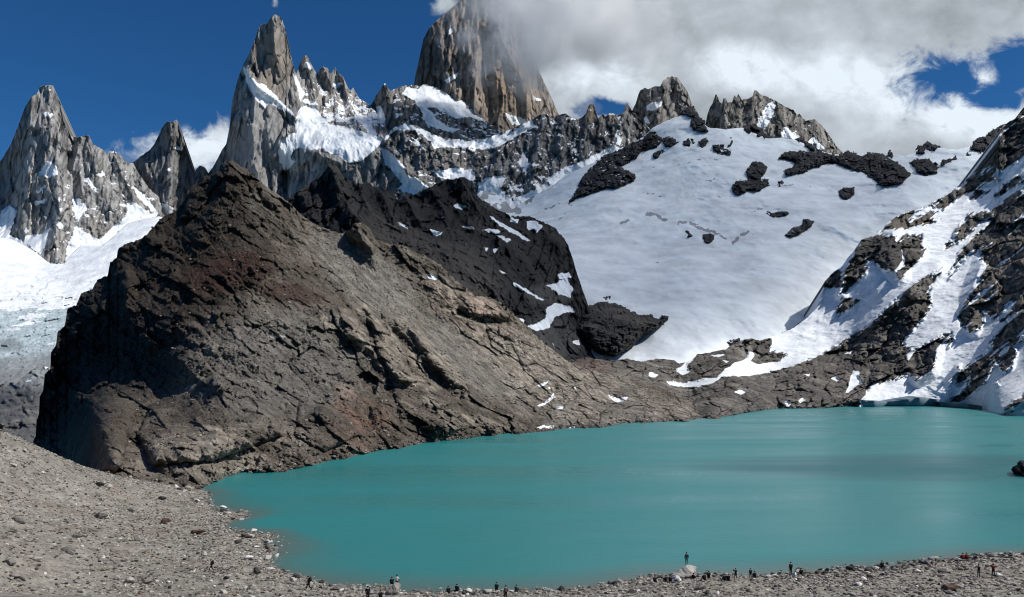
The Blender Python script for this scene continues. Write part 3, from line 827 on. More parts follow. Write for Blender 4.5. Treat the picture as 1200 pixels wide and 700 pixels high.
# ================================================================== dark ridge between hill and bowl
T_L3 = [(325, 250), (337, 236), (350, 226), (363, 217), (377, 207), (383, 198), (386, 193), (390, 196), (394, 194), (397, 199), (400, 205), (407, 212), (415, 216), (420, 216), (425, 217), (430, 214), (434, 217), (437, 220), (447, 225), (455, 224), (462, 232), (470, 237), (475, 229), (482, 231), (490, 229), (497, 225), (505, 221), (515, 215), (525, 211), (532, 212), (542, 209),
        (550, 212), (555, 225), (562, 235), (572, 240), (582, 247), (600, 255), (620, 256), (632, 260), (641, 264), (650, 269), (660, 280), (666, 290), (671, 305), (677, 325), (684, 345), (693, 370), (703, 395), (714, 415), (722, 426)]
SN_L3 = [[(530, 241), (538, 239), (547, 242), (541, 245), (534, 244)], [(502, 269), (508, 270), (520, 272), (512, 277), (507, 274)], [(465, 261), (471, 262), (477, 265), (478, 269), (472, 266)], [(539, 264), (548, 265), (557, 265), (556, 269), (546, 268)],
         [(564, 269), (574, 268), (586, 271), (582, 274), (572, 272)], [(581, 276), (590, 277), (600, 281), (594, 284)], [(572, 252), (578, 254), (585, 260), (594, 265), (604, 270), (622, 282), (616, 282), (598, 272), (582, 262)], [(584, 316), (590, 317), (594, 321), (588, 321)],
         [(640, 335), (654, 331), (664, 326), (672, 338), (668, 350), (655, 345)], [(600, 331), (612, 336), (628, 346), (640, 352), (634, 352), (615, 342), (602, 335)], [(603, 372), (616, 376), (610, 380)],
         [(640, 360), (652, 355), (668, 359), (677, 366), (664, 366), (650, 372), (644, 384), (628, 388), (618, 382), (632, 377), (640, 372)], [(671, 400), (678, 398), (680, 404), (672, 404)], [(690, 404), (698, 412), (712, 416), (722, 420), (708, 422), (696, 418)], [(617, 258), (628, 259), (636, 266), (630, 272), (618, 269)],
         [(653, 322), (666, 319), (670, 325), (656, 328)], [(598, 254), (608, 257), (606, 262), (598, 260)], [(566, 290), (572, 291), (570, 294)], [(576, 292), (585, 291), (580, 296)], [(516, 255), (520, 253), (521, 256)]]


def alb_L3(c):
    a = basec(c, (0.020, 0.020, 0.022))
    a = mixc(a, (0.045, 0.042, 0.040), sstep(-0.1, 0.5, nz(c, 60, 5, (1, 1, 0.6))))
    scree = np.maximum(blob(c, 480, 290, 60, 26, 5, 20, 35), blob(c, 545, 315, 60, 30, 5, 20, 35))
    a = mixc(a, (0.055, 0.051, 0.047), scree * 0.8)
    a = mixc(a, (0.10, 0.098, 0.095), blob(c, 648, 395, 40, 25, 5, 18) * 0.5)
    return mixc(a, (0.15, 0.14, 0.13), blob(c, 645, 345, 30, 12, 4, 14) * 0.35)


M_RIDGE = rock_mat('ridge_rock', fine=4, bump=0.7, bump_dist=3, contrast=0.5, snow_noise=0.25)
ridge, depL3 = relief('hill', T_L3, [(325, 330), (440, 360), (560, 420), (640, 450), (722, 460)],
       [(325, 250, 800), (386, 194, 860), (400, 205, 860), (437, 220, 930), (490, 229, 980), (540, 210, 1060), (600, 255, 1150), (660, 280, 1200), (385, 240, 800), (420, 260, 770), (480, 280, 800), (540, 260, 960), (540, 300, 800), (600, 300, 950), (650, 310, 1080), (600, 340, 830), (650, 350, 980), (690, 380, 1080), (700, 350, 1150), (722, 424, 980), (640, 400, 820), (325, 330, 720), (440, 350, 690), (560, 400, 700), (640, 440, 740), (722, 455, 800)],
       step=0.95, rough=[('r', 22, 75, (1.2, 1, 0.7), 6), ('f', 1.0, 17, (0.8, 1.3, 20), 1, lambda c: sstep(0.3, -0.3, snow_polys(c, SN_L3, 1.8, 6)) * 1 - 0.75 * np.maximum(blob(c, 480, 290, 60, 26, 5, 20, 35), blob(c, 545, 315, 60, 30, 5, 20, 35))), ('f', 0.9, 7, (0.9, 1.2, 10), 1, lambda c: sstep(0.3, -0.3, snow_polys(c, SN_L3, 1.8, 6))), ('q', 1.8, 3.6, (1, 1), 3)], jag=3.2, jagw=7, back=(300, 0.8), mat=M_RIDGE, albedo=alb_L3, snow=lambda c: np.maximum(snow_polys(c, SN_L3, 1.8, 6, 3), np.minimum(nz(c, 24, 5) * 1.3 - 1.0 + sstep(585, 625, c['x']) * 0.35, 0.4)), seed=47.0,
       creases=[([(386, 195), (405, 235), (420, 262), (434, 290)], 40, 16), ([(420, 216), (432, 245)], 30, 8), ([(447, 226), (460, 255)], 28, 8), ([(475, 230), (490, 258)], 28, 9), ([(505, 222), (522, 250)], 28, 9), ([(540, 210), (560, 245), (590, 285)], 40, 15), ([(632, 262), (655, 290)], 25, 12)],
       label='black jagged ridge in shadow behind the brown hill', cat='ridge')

# ================================================================== rock shelf and right-hand slope across the lake
T_I = [(600, 425), (640, 414), (650, 418), (662, 417), (672, 416), (690, 420), (705, 422), (722, 423), (735, 421), (752, 425), (764, 422), (772, 421), (790, 423), (796, 427), (804, 425), (812, 422), (817, 416), (832, 414), (845, 411), (850, 410), (862, 402), (872, 399), (880, 397), (890, 400), (900, 397),
       (915, 392), (930, 385), (945, 374), (957, 362), (964, 345), (967, 330), (976, 320), (987, 313), (994, 302), (1000, 296), (1009, 282), (1018, 279), (1027, 275), (1034, 268), (1040, 262), (1050, 255), (1060, 250), (1072, 247), (1086, 241), (1100, 234), (1115, 224), (1124, 218), (1132, 211), (1141, 204), (1150, 199), (1158, 197),
       (1163, 188), (1167, 178), (1170, 172), (1171, 160), (1174, 152), (1177, 147), (1183, 143), (1190, 140), (1195, 133), (1200, 126), (1215, 112), (1240, 92), (1270, 84), (1300, 60), (1360, 30)]
SH = [(500, 520), (600, 506), (640, 504), (700, 500), (760, 494), (835, 490), (865, 485), (890, 481), (930, 479), (960, 478), (1009, 476.5), (1060, 475.5), (1110, 475.5), (1150, 478), (1162, 483), (1180, 486), (1200, 487), (1260, 491), (1360, 496)]
ROCK_I = [
    # shelf and band down to the shore
    [(560, 430), (640, 405), (900, 390), (905, 400), (900, 412), (925, 415), (915, 422), (905, 429), (900, 436), (925, 430), (972, 412), (985, 401), (1020, 380), (1040, 360), (1062, 340), (1085, 323), (1104, 315), (1100, 325), (1090, 336), (1091, 362), (1080, 377), (1072, 387), (1060, 395), (1061, 405), (1072, 410), (1100, 394), (1115, 390), (1110, 398), (1100, 407), (1097, 422), (1092, 437), (1075, 447), (1065, 440), (1040, 447), (1022, 452), (1009, 470), (1008, 500), (560, 530)],
    [(960, 340), (966, 325), (987, 313), (986, 337), (975, 337)], [(981, 371), (982, 362), (987, 350), (1004, 349), (1008, 354), (995, 362), (985, 371)],
    [(984, 345), (988, 322), (1000, 297), (1009, 280), (1027, 273), (1050, 277), (1052, 284), (1060, 275), (1080, 275), (1081, 285), (1086, 290), (1082, 300), (1075, 306), (1064, 318), (1055, 328), (1050, 325), (1050, 319), (1040, 318), (1032, 315), (1027, 310), (1022, 307), (1016, 306), (1017, 319), (1008, 327), (1002, 332), (990, 342)],
    [(1028, 275), (1040, 260), (1050, 253), (1072, 245), (1067, 260), (1078, 252), (1090, 247), (1100, 246), (1092, 255), (1101, 259), (1092, 263), (1062, 268), (1040, 270)],
    [(1070, 248), (1100, 232), (1115, 222), (1132, 209), (1136, 211), (1118, 228), (1100, 238), (1080, 248)],
    [(1130, 226), (1134, 211), (1150, 198), (1160, 198), (1161, 204), (1171, 210), (1163, 213), (1156, 216), (1146, 222), (1161, 222), (1150, 232), (1137, 235), (1141, 225)],
    [(1161, 198), (1165, 180), (1170, 170), (1171, 150), (1200, 120), (1300, 50), (1360, 20), (1360, 140), (1260, 160), (1215, 178), (1200, 187), (1186, 195), (1175, 201)],
    [(1092, 243), (1132, 207), (1150, 194), (1162, 184), (1169, 148), (1182, 145), (1174, 190), (1162, 207), (1138, 221), (1106, 246)],
    [(1260, 160), (1200, 201), (1182, 212), (1165, 230), (1168, 234), (1182, 222), (1200, 214), (1260, 190)],
    [(1260, 185), (1200, 220), (1182, 230), (1162, 247), (1150, 247), (1135, 252), (1120, 270), (1107, 288), (1108, 294), (1130, 280), (1150, 261), (1163, 258), (1150, 272), (1142, 276), (1125, 295), (1110, 322), (1112, 327), (1125, 311), (1150, 292), (1147, 300), (1153, 308), (1158, 311), (1152, 323), (1136, 347), (1122, 368), (1125, 380), (1137, 389), (1146, 389), (1154, 378), (1153, 366), (1165, 375), (1175, 366), (1186, 352), (1190, 355), (1182, 365), (1171, 376), (1175, 386), (1162, 398), (1152, 416), (1130, 432), (1115, 446), (1117, 453), (1125, 453), (1140, 443), (1130, 456), (1115, 468), (1108, 474), (1125, 471), (1137, 466), (1155, 448), (1163, 431), (1170, 430), (1177, 440), (1187, 431), (1192, 412), (1188, 406), (1200, 398), (1260, 360)],
    [(1168, 487), (1187, 470), (1200, 462), (1260, 430), (1260, 470), (1200, 471), (1185, 482)], [(1105, 400), (1115, 393), (1120, 398), (1112, 408)],
    [(1098, 395), (1106, 391), (1103, 396)], [(1120, 430), (1126, 426), (1124, 434)], [(1165, 449), (1174, 446), (1169, 452)], [(1112, 455), (1116, 448), (1113, 460)],
]
SN_I = [[(780, 446), (800, 449), (825, 444), (840, 442), (850, 432), (862, 425), (875, 420), (877, 411), (885, 415), (880, 424), (890, 427), (900, 425), (912, 424), (925, 429), (905, 436), (890, 439), (875, 441), (858, 441), (845, 442), (837, 449), (820, 453), (805, 454), (785, 452)],
        [(791, 434), (800, 428), (806, 421), (813, 421), (805, 430), (809, 436), (800, 440)], [(760, 437), (764, 436), (772, 440), (768, 443), (761, 441)], [(710, 460), (714, 463), (720, 466), (736, 466), (735, 469), (726, 472), (720, 471), (714, 466)], [(630, 475), (640, 470), (649, 461), (651, 465), (640, 474), (632, 478)],
        [(672, 455), (676, 451), (676, 456)], [(628, 502), (636, 499), (650, 499), (648, 502), (636, 503)], [(663, 502), (674, 500), (674, 503)], [(652, 477), (662, 475), (660, 479), (653, 480)], [(832, 417), (842, 415), (850, 416), (842, 419)], [(846, 422), (855, 423), (851, 426)], [(860, 459), (866, 457), (874, 460), (868, 463)],
        [(629, 452), (636, 449), (644, 446), (640, 450), (632, 454)], [(919, 471), (925, 470), (928, 473), (922, 478)], [(935, 470), (941, 466), (945, 469), (938, 472)], [(991, 461), (995, 448), (1000, 434), (1009, 435), (1006, 440), (1011, 449), (1002, 454), (995, 460)], [(973, 444), (979, 441), (986, 444), (980, 448)], [(941, 439), (950, 438), (948, 441)], [(988, 415), (1000, 411), (996, 415)],
        [(1062, 415), (1066, 411), (1072, 412), (1069, 417), (1064, 424), (1062, 420)], [(1024, 377), (1034, 371), (1031, 376)], [(815, 405), (821, 404), (822, 410)], [(1176, 372), (1185, 358), (1184, 366)], [(1040, 322), (1046, 320), (1058, 305), (1056, 290), (1061, 305), (1060, 313)],
        [(1170, 415), (1176, 408), (1184, 406), (1180, 413), (1172, 418)], [(1133, 443), (1138, 437), (1137, 446)]]


def snow_I(c):
    x, y = warp(c, 2.6, 8)
    x = x + 2.6 * fbm(np.stack([c['x'] / 3.2, c['y'] / 3.2, x * 0], 1), 2)
    y = y + 2.2 * fbm(np.stack([c['x'] / 3.0 + 9, c['y'] / 3.0, x * 0], 1), 2)
    rk = polys_sdf(x, y, ROCK_I)
    s = -np.clip(rk / 3.5, -1.4, 1.4)
    # streaks of rock along the fall line of the right-hand slope
    u = (c['x'] - 1100) * 0.62 + (c['y'] - 300) * 0.78
    v = (c['x'] - 1100) * 0.78 - (c['y'] - 300) * 0.62
    st = fbm(np.stack([u / 7 + 2, v / 42, u * 0], 1), 5)
    up = sstep(1040, 1110, c['x']) * sstep(345, 300, c['y'])
    chip = fbm(np.stack([u / 2.8 + 8, v / 20, u * 0], 1), 4, 0.6)
    s = s + 2.3 * (chip + 0.13) * sstep(900, 1000, c['x']) * sstep(-9, -1.0, rk) * sstep(11, 2, rk)
    s = np.where(s > 0, s - 0.8 * up * sstep(0.15, 0.5, st), s + 2.2 * sstep(0.08, 0.42, -st) * sstep(1060, 1110, c['x']))
    x2, y2 = warp(c, 1.6, 6)
    s = np.maximum(s, np.clip(polys_sdf(x2, y2, SN_I) / 2.5, -1.5, 1.3))
    return s


def rockm(c):
    x, y = warp(c, 2.6, 8)
    sn = polys_sdf(x, y, SN_I)
    return sstep(-2.5, 1.5, polys_sdf(x, y, ROCK_I)) * sstep(1.5, -1.5, sn)


def alb_I(c):
    a = basec(c, (0.085, 0.079, 0.072))
    a = mixc(a, (0.19, 0.175, 0.156), sstep(-0.2, 0.5, nz(c, 34, 5, (1, 1, 0.8), 3)))
    a = mixc(a, (0.21, 0.185, 0.155), sstep(830, 700, c['x']) * sstep(418, 450, c['y']) * sstep(-0.5, 0.4, nz(c, 20, 4)) * 0.85)
    a = mixc(a, (0.05, 0.048, 0.047), blob(c, 1030, 300, 45, 26) * 0.75)
    a = mixc(a, (0.045, 0.045, 0.046), blob(c, 1190, 165, 40, 36) * 0.8)
    a = mixc(a, (0.16, 0.13, 0.10), blob(c, 1062, 258, 34, 11) * 0.7)
    a = mixc(a, (0.17, 0.15, 0.125), blob(c, 1190, 330, 50, 40) * 0.6)
    a = mixc(a, (0.13, 0.085, 0.07), blob(c, 690, 430, 28, 12) * 0.5)
    return a


SHELFP = None
M_SLOPE = rock_mat('shore_rock', fine=3.0, bump=0.7, bump_dist=1.8, contrast=0.65, snow_noise=0.3, snow_col=(0.80, 0.84, 0.88))
SHc = [(x, y, shore_d(y)) for x, y in SH]
slope, depI = relief('mountain', T_I, [(x, y + 6) for x, y in SH],
       SHc + [(x, y + 7, shore_d(y) + 3) for x, y in SH] + [(600, 425, 830), (650, 418, 880), (735, 421, 950), (812, 422, 990), (880, 397, 1080), (940, 378, 1150), (967, 330, 1230), (1009, 282, 1280), (1072, 247, 1380), (1150, 199, 1480), (1171, 165, 1480), (1200, 126, 1520), (1360, 30, 1450), (700, 460, 660), (800, 460, 800), (900, 440, 960), (980, 430, 1000), (1040, 420, 960), (1100, 420, 900), (1040, 320, 1130), (1060, 380, 1020), (1120, 340, 1060), (1160, 260, 1240), (1200, 200, 1300), (1200, 330, 940), (1170, 430, 800), (1200, 440, 720), (1360, 400, 620), (1360, 200, 1050)],
       xr=(600, 1360), step=1.05, rough=[('r', 9, 60, (1, 1, 0.9), 6), ('f', 0.8, 24, (1.5, 0.8, -22), 1, rockm), ('f', 0.95, 9, (1.3, 0.85, -15), 1, rockm), ('f', 1.0, 4.5, (1, 1, 0), 1, rockm), ('s', 4.0, 1, (1, 1, 1), 1, rockm), ('q', 1.5, 14, (1.6, 0.8), 3)], jag=1.2, jagw=7, back=(300, 0.5), mat=M_SLOPE, albedo=alb_I, snow=snow_I, smooth=1e-4, seed=53.0,
       creases=[([(1009, 284), (990, 320), (986, 345)], 22, 9), ([(1050, 255), (1040, 300), (1055, 325)], 18, 14), ([(1020, 380), (1060, 350), (1100, 315)], 20, 16), ([(1075, 446), (1092, 437), (1098, 410)], 18, 10), ([(1140, 385), (1135, 350), (1150, 310)], 18, 12), ([(1009, 470), (1030, 440), (1062, 425)], 14, 12), ([(860, 470), (940, 440), (1010, 412)], 12, 14), ([(700, 428), (720, 440), (735, 462)], 12, 10), ([(1170, 160), (1172, 195)], 25, 9)],
       label='steep rock and snow slope rising from the far right shore of the lake', cat='mountain')

SHELFP = dict(LAST)
SHELFA = np.clip(alb_I(SHELFP), 0.01, 0.9)

# ice lip where the snow meets the water
m_ice = plain_mat('snow_ice', (0.14, 0.20, 0.245), 0.5, 0.2, 0.25)
pts = [(1010, 469, 475.5), (1025, 470.5, 475.5), (1040, 471.5, 475), (1055, 469.5, 475), (1068, 467.5, 475), (1078, 466, 475), (1090, 467, 475), (1100, 468.5, 475), (1102, 472, 475.5), (1118, 473, 476.5), (1135, 473.5, 477.5), (1152, 476, 479)]
bmv, bmf = [], []
xx = np.arange(1010, 1152.5, 1.5)
yt_ = np.interp(xx, [p[0] for p in pts], [p[1] for p in pts]) + 0.5 * fbm(np.stack([xx / 6, xx * 0, xx * 0], 1), 3)
yb_ = np.interp(xx, [p[0] for p in pts], [p[2] for p in pts])
for i, (x, a, b) in enumerate(zip(xx, yt_, yb_)):
    d = shore_d(b + 1.2)
    dd = d - 7 + 1.5 * math.sin(x * 0.11) + 0.5 * math.sin(x * 0.37 + 1)
    bot_, topf = P(x, b + 1.8, dd + 5.5), P(x, a, dd)
    bot_[2] = -0.5
    topb = topf + np.array([0, 22, 1.2])
    bmv += [bot_, topf, topb]
    if i:
        k = 3 * i
        bmf += [(k - 3, k, k + 1, k - 2), (k - 2, k + 1, k + 2, k - 1)]
o = link('snow_bank', mesh_np('snow_bank', bmv, bmf), m_ice)
tag(o, 'blue-grey undercut edge of the snow where it meets the far shore of the lake', 'snow bank')

# ================================================================== the brown hill
T_L2 = [(38, 530), (39, 518), (42, 512), (42, 496), (46, 486), (45, 470), (51, 458), (52, 441), (59, 433), (59, 415), (66, 406), (67, 391), (76, 383), (79, 363), (90, 358), (95, 345), (108, 341), (114, 329), (126, 325), (129, 309), (137, 303), (138, 293), (146, 288), (155, 285), (166, 281), (176, 272), (186, 260), (194, 254), (205, 249), (210, 243), (217, 236), (219, 226), (224, 220),
        (234, 212), (245, 206), (256, 202), (259, 194), (266, 191), (271, 189), (276, 191), (281, 196), (290, 199), (296, 206), (305, 214), (315, 222), (326, 230), (337, 237), (350, 250), (365, 262), (385, 271), (400, 275), (410, 271), (416, 263), (424, 262), (432, 268), (440, 281), (452, 286), (475, 290), (500, 302), (517, 312), (525, 322), (540, 334), (557, 348), (575, 350), (590, 358), (600, 368), (615, 381),
        (625, 392), (638, 404), (650, 413), (665, 424), (680, 432), (700, 438), (720, 442), (740, 446), (760, 452), (780, 458), (800, 466), (815, 473), (828, 480), (838, 487), (848, 494)]
B_L2 = [(38, 580), (140, 585), (200, 585), (222, 575), (242, 565), (262, 558.5), (300, 550.5), (345, 547), (375, 541), (400, 536.5), (435, 529), (470, 523.5), (530, 515), (565, 510.5), (600, 507.5), (640, 505.5), (700, 501.5), (760, 495), (800, 494), (835, 491.5), (848, 497)]


def hill_alb(c):
    c = dict(c)
    x, y = c['x'], c['y']
    n1 = nz(c, 22, 5, (1, 1, 1), 2)
    n2 = nz(c, 7, 4, (1, 1, 1), 6)
    # fall-line streaks
    u = (x - 400) * 0.70 - (y - 350) * 0.72
    v = (x - 400) * 0.72 + (y - 350) * 0.70
    st = fbm(np.stack([u / 9, v / 60, u * 0], 1), 5)
    a = basec(c, (0.088, 0.074, 0.060))
    a = mixc(a, (0.175, 0.153, 0.126), sstep(-0.2, 0.5, n1) * 0.9)
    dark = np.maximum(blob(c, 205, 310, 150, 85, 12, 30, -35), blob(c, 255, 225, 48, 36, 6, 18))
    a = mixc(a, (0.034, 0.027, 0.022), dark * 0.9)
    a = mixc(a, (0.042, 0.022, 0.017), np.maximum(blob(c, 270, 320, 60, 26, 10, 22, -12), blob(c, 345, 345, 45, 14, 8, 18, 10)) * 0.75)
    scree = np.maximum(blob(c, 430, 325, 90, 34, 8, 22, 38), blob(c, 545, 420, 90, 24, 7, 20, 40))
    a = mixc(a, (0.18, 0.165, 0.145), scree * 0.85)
    a = mixc(a, (0.19, 0.17, 0.145), blob(c, 310, 225, 26, 34, 6, 12, -40) * sstep(0.0, 0.4, st) * 0.7)
    grey = blob(c, 330, 430, 110, 70, 14, 30)
    a = mixc(a, (0.145, 0.137, 0.124), grey * 0.7)
    for ribp, w in (([(400, 372), (440, 410), (470, 445), (505, 452)], 13), ([(425, 362), (460, 395), (500, 440)], 9), ([(470, 380), (500, 405), (540, 450)], 11), ([(455, 400), (470, 430), (465, 450)], 9), ([(380, 375), (430, 412)], 6), ([(500, 470), (540, 490), (590, 505)], 10)):
        xx, yy = warp(c, 5, 14)
        f = np.maximum(0, 1 - seg_dist(xx, yy, ribp) / w)
        a = mixc(a, (0.30, 0.265, 0.215), np.clip(f * 1.6, 0, 1) * sstep(-0.35, 0.35, n2) * 0.85)
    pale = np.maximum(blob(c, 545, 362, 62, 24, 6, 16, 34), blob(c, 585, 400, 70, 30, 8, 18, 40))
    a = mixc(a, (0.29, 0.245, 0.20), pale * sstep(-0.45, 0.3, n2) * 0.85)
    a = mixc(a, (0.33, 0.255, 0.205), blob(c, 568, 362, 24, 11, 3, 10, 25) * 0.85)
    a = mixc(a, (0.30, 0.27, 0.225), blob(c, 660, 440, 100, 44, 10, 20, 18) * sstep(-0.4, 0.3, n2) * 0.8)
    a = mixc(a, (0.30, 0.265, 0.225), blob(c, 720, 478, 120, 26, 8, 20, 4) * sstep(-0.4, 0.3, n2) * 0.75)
    a = mixc(a, (0.15, 0.085, 0.06), blob(c, 425, 495, 45, 32, 8, 18, 30) * sstep(-0.3, 0.4, n1) * 0.8)
    a = mixc(a, (0.28, 0.22, 0.18), blob(c, 405, 460, 16, 8, 3, 9, 20) * 0.7)
    low = blob(c, 235, 538, 125, 34, 10, 25, -12)
    a = mixc(a, (0.27, 0.24, 0.20), low * sstep(-0.5, 0.3, n1) * 0.85)
    a = mixc(a, (0.30, 0.26, 0.21), blob(c, 258, 505, 26, 3, 2, 10, 18) * 0.7)
    a = mixc(a, (0.020, 0.020, 0.022), np.maximum(blob(c, 85, 430, 60, 110, 8, 22, 12), blob(c, 165, 412, 56, 52, 6, 20)) * 0.85)  # shade of the hill's left face put into the colour
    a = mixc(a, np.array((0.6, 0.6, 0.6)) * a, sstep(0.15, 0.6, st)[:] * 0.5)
    st2 = fbm(np.stack([u / 3.5 + 5, v / 34, u * 0], 1), 4, 0.6)
    a = a * (1 + 0.75 * np.clip(st2, -0.6, 0.8) * sstep(170, 260, x))[:, None]
    a = mixc(a, (0.40, 0.39, 0.36), np.maximum(blob(c, 326, 395, 12, 1.6, 1.5, 7), 0) * 0.7)
    return a


def cragm(c):
    c = dict(c, p=None)
    sc = np.maximum(blob(c, 430, 325, 90, 34, 8, 22, 38), blob(c, 545, 420, 90, 24, 7, 20, 40))
    sc = np.maximum(sc, blob(c, 275, 290, 60, 26, 8, 22, -8) * 0.6)
    sc = np.maximum(sc, blob(c, 345, 350, 60, 22, 6, 20, -25) * 0.7)
    sc = np.maximum(sc, blob(c, 480, 355, 60, 22, 6, 20, 38) * 0.8)
    n = fbm(np.stack([c['x'] / 46 + 3, c['y'] / 34, c['x'] * 0], 1), 3)
    return (1 - 0.8 * sc) * (0.55 + 0.55 * sstep(-0.25, 0.3, n))


BUMP_L2 = [([(98, 475), (108, 466), (125, 463), (150, 468), (160, 482), (152, 510), (143, 545), (138, 552), (118, 552), (115, 530), (104, 505)], 26, 16),
           ([(160, 510), (176, 476), (210, 454), (250, 440), (310, 446), (335, 470), (330, 510), (250, 540), (180, 545)], 16, 16),
           ([(536, 362), (545, 351), (565, 349), (585, 357), (597, 372), (590, 376), (570, 371), (552, 374)], 12, 5), ([(583, 380), (600, 377), (613, 392), (600, 399), (584, 393)], 8, 5), ([(500, 335), (530, 334), (545, 345), (535, 352), (512, 348)], 6, 5),
           ([(404, 270), (414, 258), (426, 258), (434, 268), (441, 284), (437, 298), (426, 288), (412, 280)], 20, 5),
           ([(214, 246), (224, 222), (240, 208), (258, 200), (263, 208), (250, 222), (240, 240), (226, 256), (210, 258)], 15, 6), ([(256, 200), (270, 186), (284, 196), (294, 204), (287, 215), (270, 209), (262, 208)], 11, 5), ([(300, 212), (318, 224), (330, 240), (318, 246), (306, 232)], 9, 5),
           ([(430, 372), (445, 380), (470, 415), (490, 448), (470, 450), (445, 420)], 13, 8), ([(478, 385), (492, 390), (520, 425), (547, 455), (530, 454), (505, 427)], 10, 7), ([(425, 360), (450, 363), (464, 380), (456, 393), (440, 388)], 9, 6), ([(395, 360), (410, 372), (430, 400), (424, 410), (405, 388)], 8, 6),
           ([(418, 440), (432, 434), (445, 446), (440, 462), (424, 460)], -12, 6), ([(460, 455), (500, 452), (540, 476), (560, 500), (500, 512), (470, 500)], 8, 9), ([(350, 470), (390, 455), (415, 470), (420, 510), (380, 530), (345, 510)], 8, 10),
           ([(600, 405), (618, 410), (640, 432), (655, 455), (640, 458), (615, 435)], 9, 8), ([(660, 440), (690, 436), (720, 450), (745, 470), (720, 480), (690, 465)], 8, 8), ([(130, 322), (150, 312), (165, 330), (150, 350), (132, 345)], 14, 8)]

SN_L2 = [[(500, 322), (506, 321), (516, 325), (510, 328), (502, 327)], [(630, 475), (640, 470), (649, 461), (651, 465), (640, 474), (632, 478)], [(672, 455), (676, 451), (676, 457)], [(628, 502), (636, 499), (651, 498), (648, 502), (636, 504)], [(663, 502), (674, 499), (674, 503)], [(652, 477), (662, 474), (660, 479), (653, 481)],
         [(629, 452), (636, 449), (644, 446), (640, 450), (632, 454)], [(710, 459), (714, 463), (720, 466), (737, 465), (735, 469), (726, 472), (720, 471), (714, 466)], [(651, 484), (655, 485), (653, 487)], [(650, 490), (655, 490), (654, 492)], [(642, 454), (646, 452), (644, 457)]]

M_HILL = rock_mat('hill_rock', fine=1.9, bump=0.85, bump_dist=2.0, contrast=0.75, snow_noise=0.25, snow_col=(0.8, 0.83, 0.86))
SH2 = [(x, y, shore_d(y)) for x, y in B_L2 if 220 <= x <= 840]
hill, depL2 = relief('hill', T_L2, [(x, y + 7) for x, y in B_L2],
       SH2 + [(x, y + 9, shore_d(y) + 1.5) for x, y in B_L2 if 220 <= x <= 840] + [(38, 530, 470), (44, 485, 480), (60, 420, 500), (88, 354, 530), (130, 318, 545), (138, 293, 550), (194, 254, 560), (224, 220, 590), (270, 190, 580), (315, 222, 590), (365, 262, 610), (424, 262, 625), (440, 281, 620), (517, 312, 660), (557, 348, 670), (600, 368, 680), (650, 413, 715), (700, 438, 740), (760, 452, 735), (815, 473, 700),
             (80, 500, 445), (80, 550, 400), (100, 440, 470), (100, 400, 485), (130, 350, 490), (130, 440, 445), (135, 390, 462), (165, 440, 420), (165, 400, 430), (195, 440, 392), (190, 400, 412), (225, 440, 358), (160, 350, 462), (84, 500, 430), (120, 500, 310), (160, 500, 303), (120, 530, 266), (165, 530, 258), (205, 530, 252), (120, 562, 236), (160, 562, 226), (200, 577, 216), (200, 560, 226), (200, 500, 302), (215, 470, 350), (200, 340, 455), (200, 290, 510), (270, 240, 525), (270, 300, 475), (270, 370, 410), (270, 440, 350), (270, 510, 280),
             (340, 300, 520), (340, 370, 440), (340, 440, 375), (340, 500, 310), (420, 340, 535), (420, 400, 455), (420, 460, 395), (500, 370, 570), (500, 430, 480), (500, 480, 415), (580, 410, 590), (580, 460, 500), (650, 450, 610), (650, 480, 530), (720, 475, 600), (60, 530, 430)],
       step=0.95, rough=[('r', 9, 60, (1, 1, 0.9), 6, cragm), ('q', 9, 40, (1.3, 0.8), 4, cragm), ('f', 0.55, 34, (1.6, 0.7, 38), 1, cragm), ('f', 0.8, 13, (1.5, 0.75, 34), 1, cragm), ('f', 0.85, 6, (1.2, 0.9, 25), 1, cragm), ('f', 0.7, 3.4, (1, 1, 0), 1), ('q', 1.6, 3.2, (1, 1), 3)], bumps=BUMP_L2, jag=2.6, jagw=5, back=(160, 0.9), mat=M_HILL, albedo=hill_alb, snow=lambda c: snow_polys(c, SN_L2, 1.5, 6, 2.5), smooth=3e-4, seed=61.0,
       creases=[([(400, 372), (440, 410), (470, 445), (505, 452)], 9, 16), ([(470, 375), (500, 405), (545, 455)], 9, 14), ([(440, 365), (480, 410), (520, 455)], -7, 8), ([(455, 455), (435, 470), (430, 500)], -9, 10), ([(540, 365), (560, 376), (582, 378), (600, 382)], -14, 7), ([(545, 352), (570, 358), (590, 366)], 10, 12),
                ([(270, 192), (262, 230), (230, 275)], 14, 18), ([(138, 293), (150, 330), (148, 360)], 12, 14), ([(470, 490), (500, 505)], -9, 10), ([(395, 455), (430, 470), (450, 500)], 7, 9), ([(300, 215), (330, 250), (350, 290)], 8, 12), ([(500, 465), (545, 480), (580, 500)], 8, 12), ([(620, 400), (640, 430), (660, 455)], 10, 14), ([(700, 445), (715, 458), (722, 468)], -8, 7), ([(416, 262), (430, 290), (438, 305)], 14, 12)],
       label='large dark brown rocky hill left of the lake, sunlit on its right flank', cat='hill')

HILLP = dict(LAST)
HILLA = np.clip(hill_alb(HILLP), 0.01, 0.9)
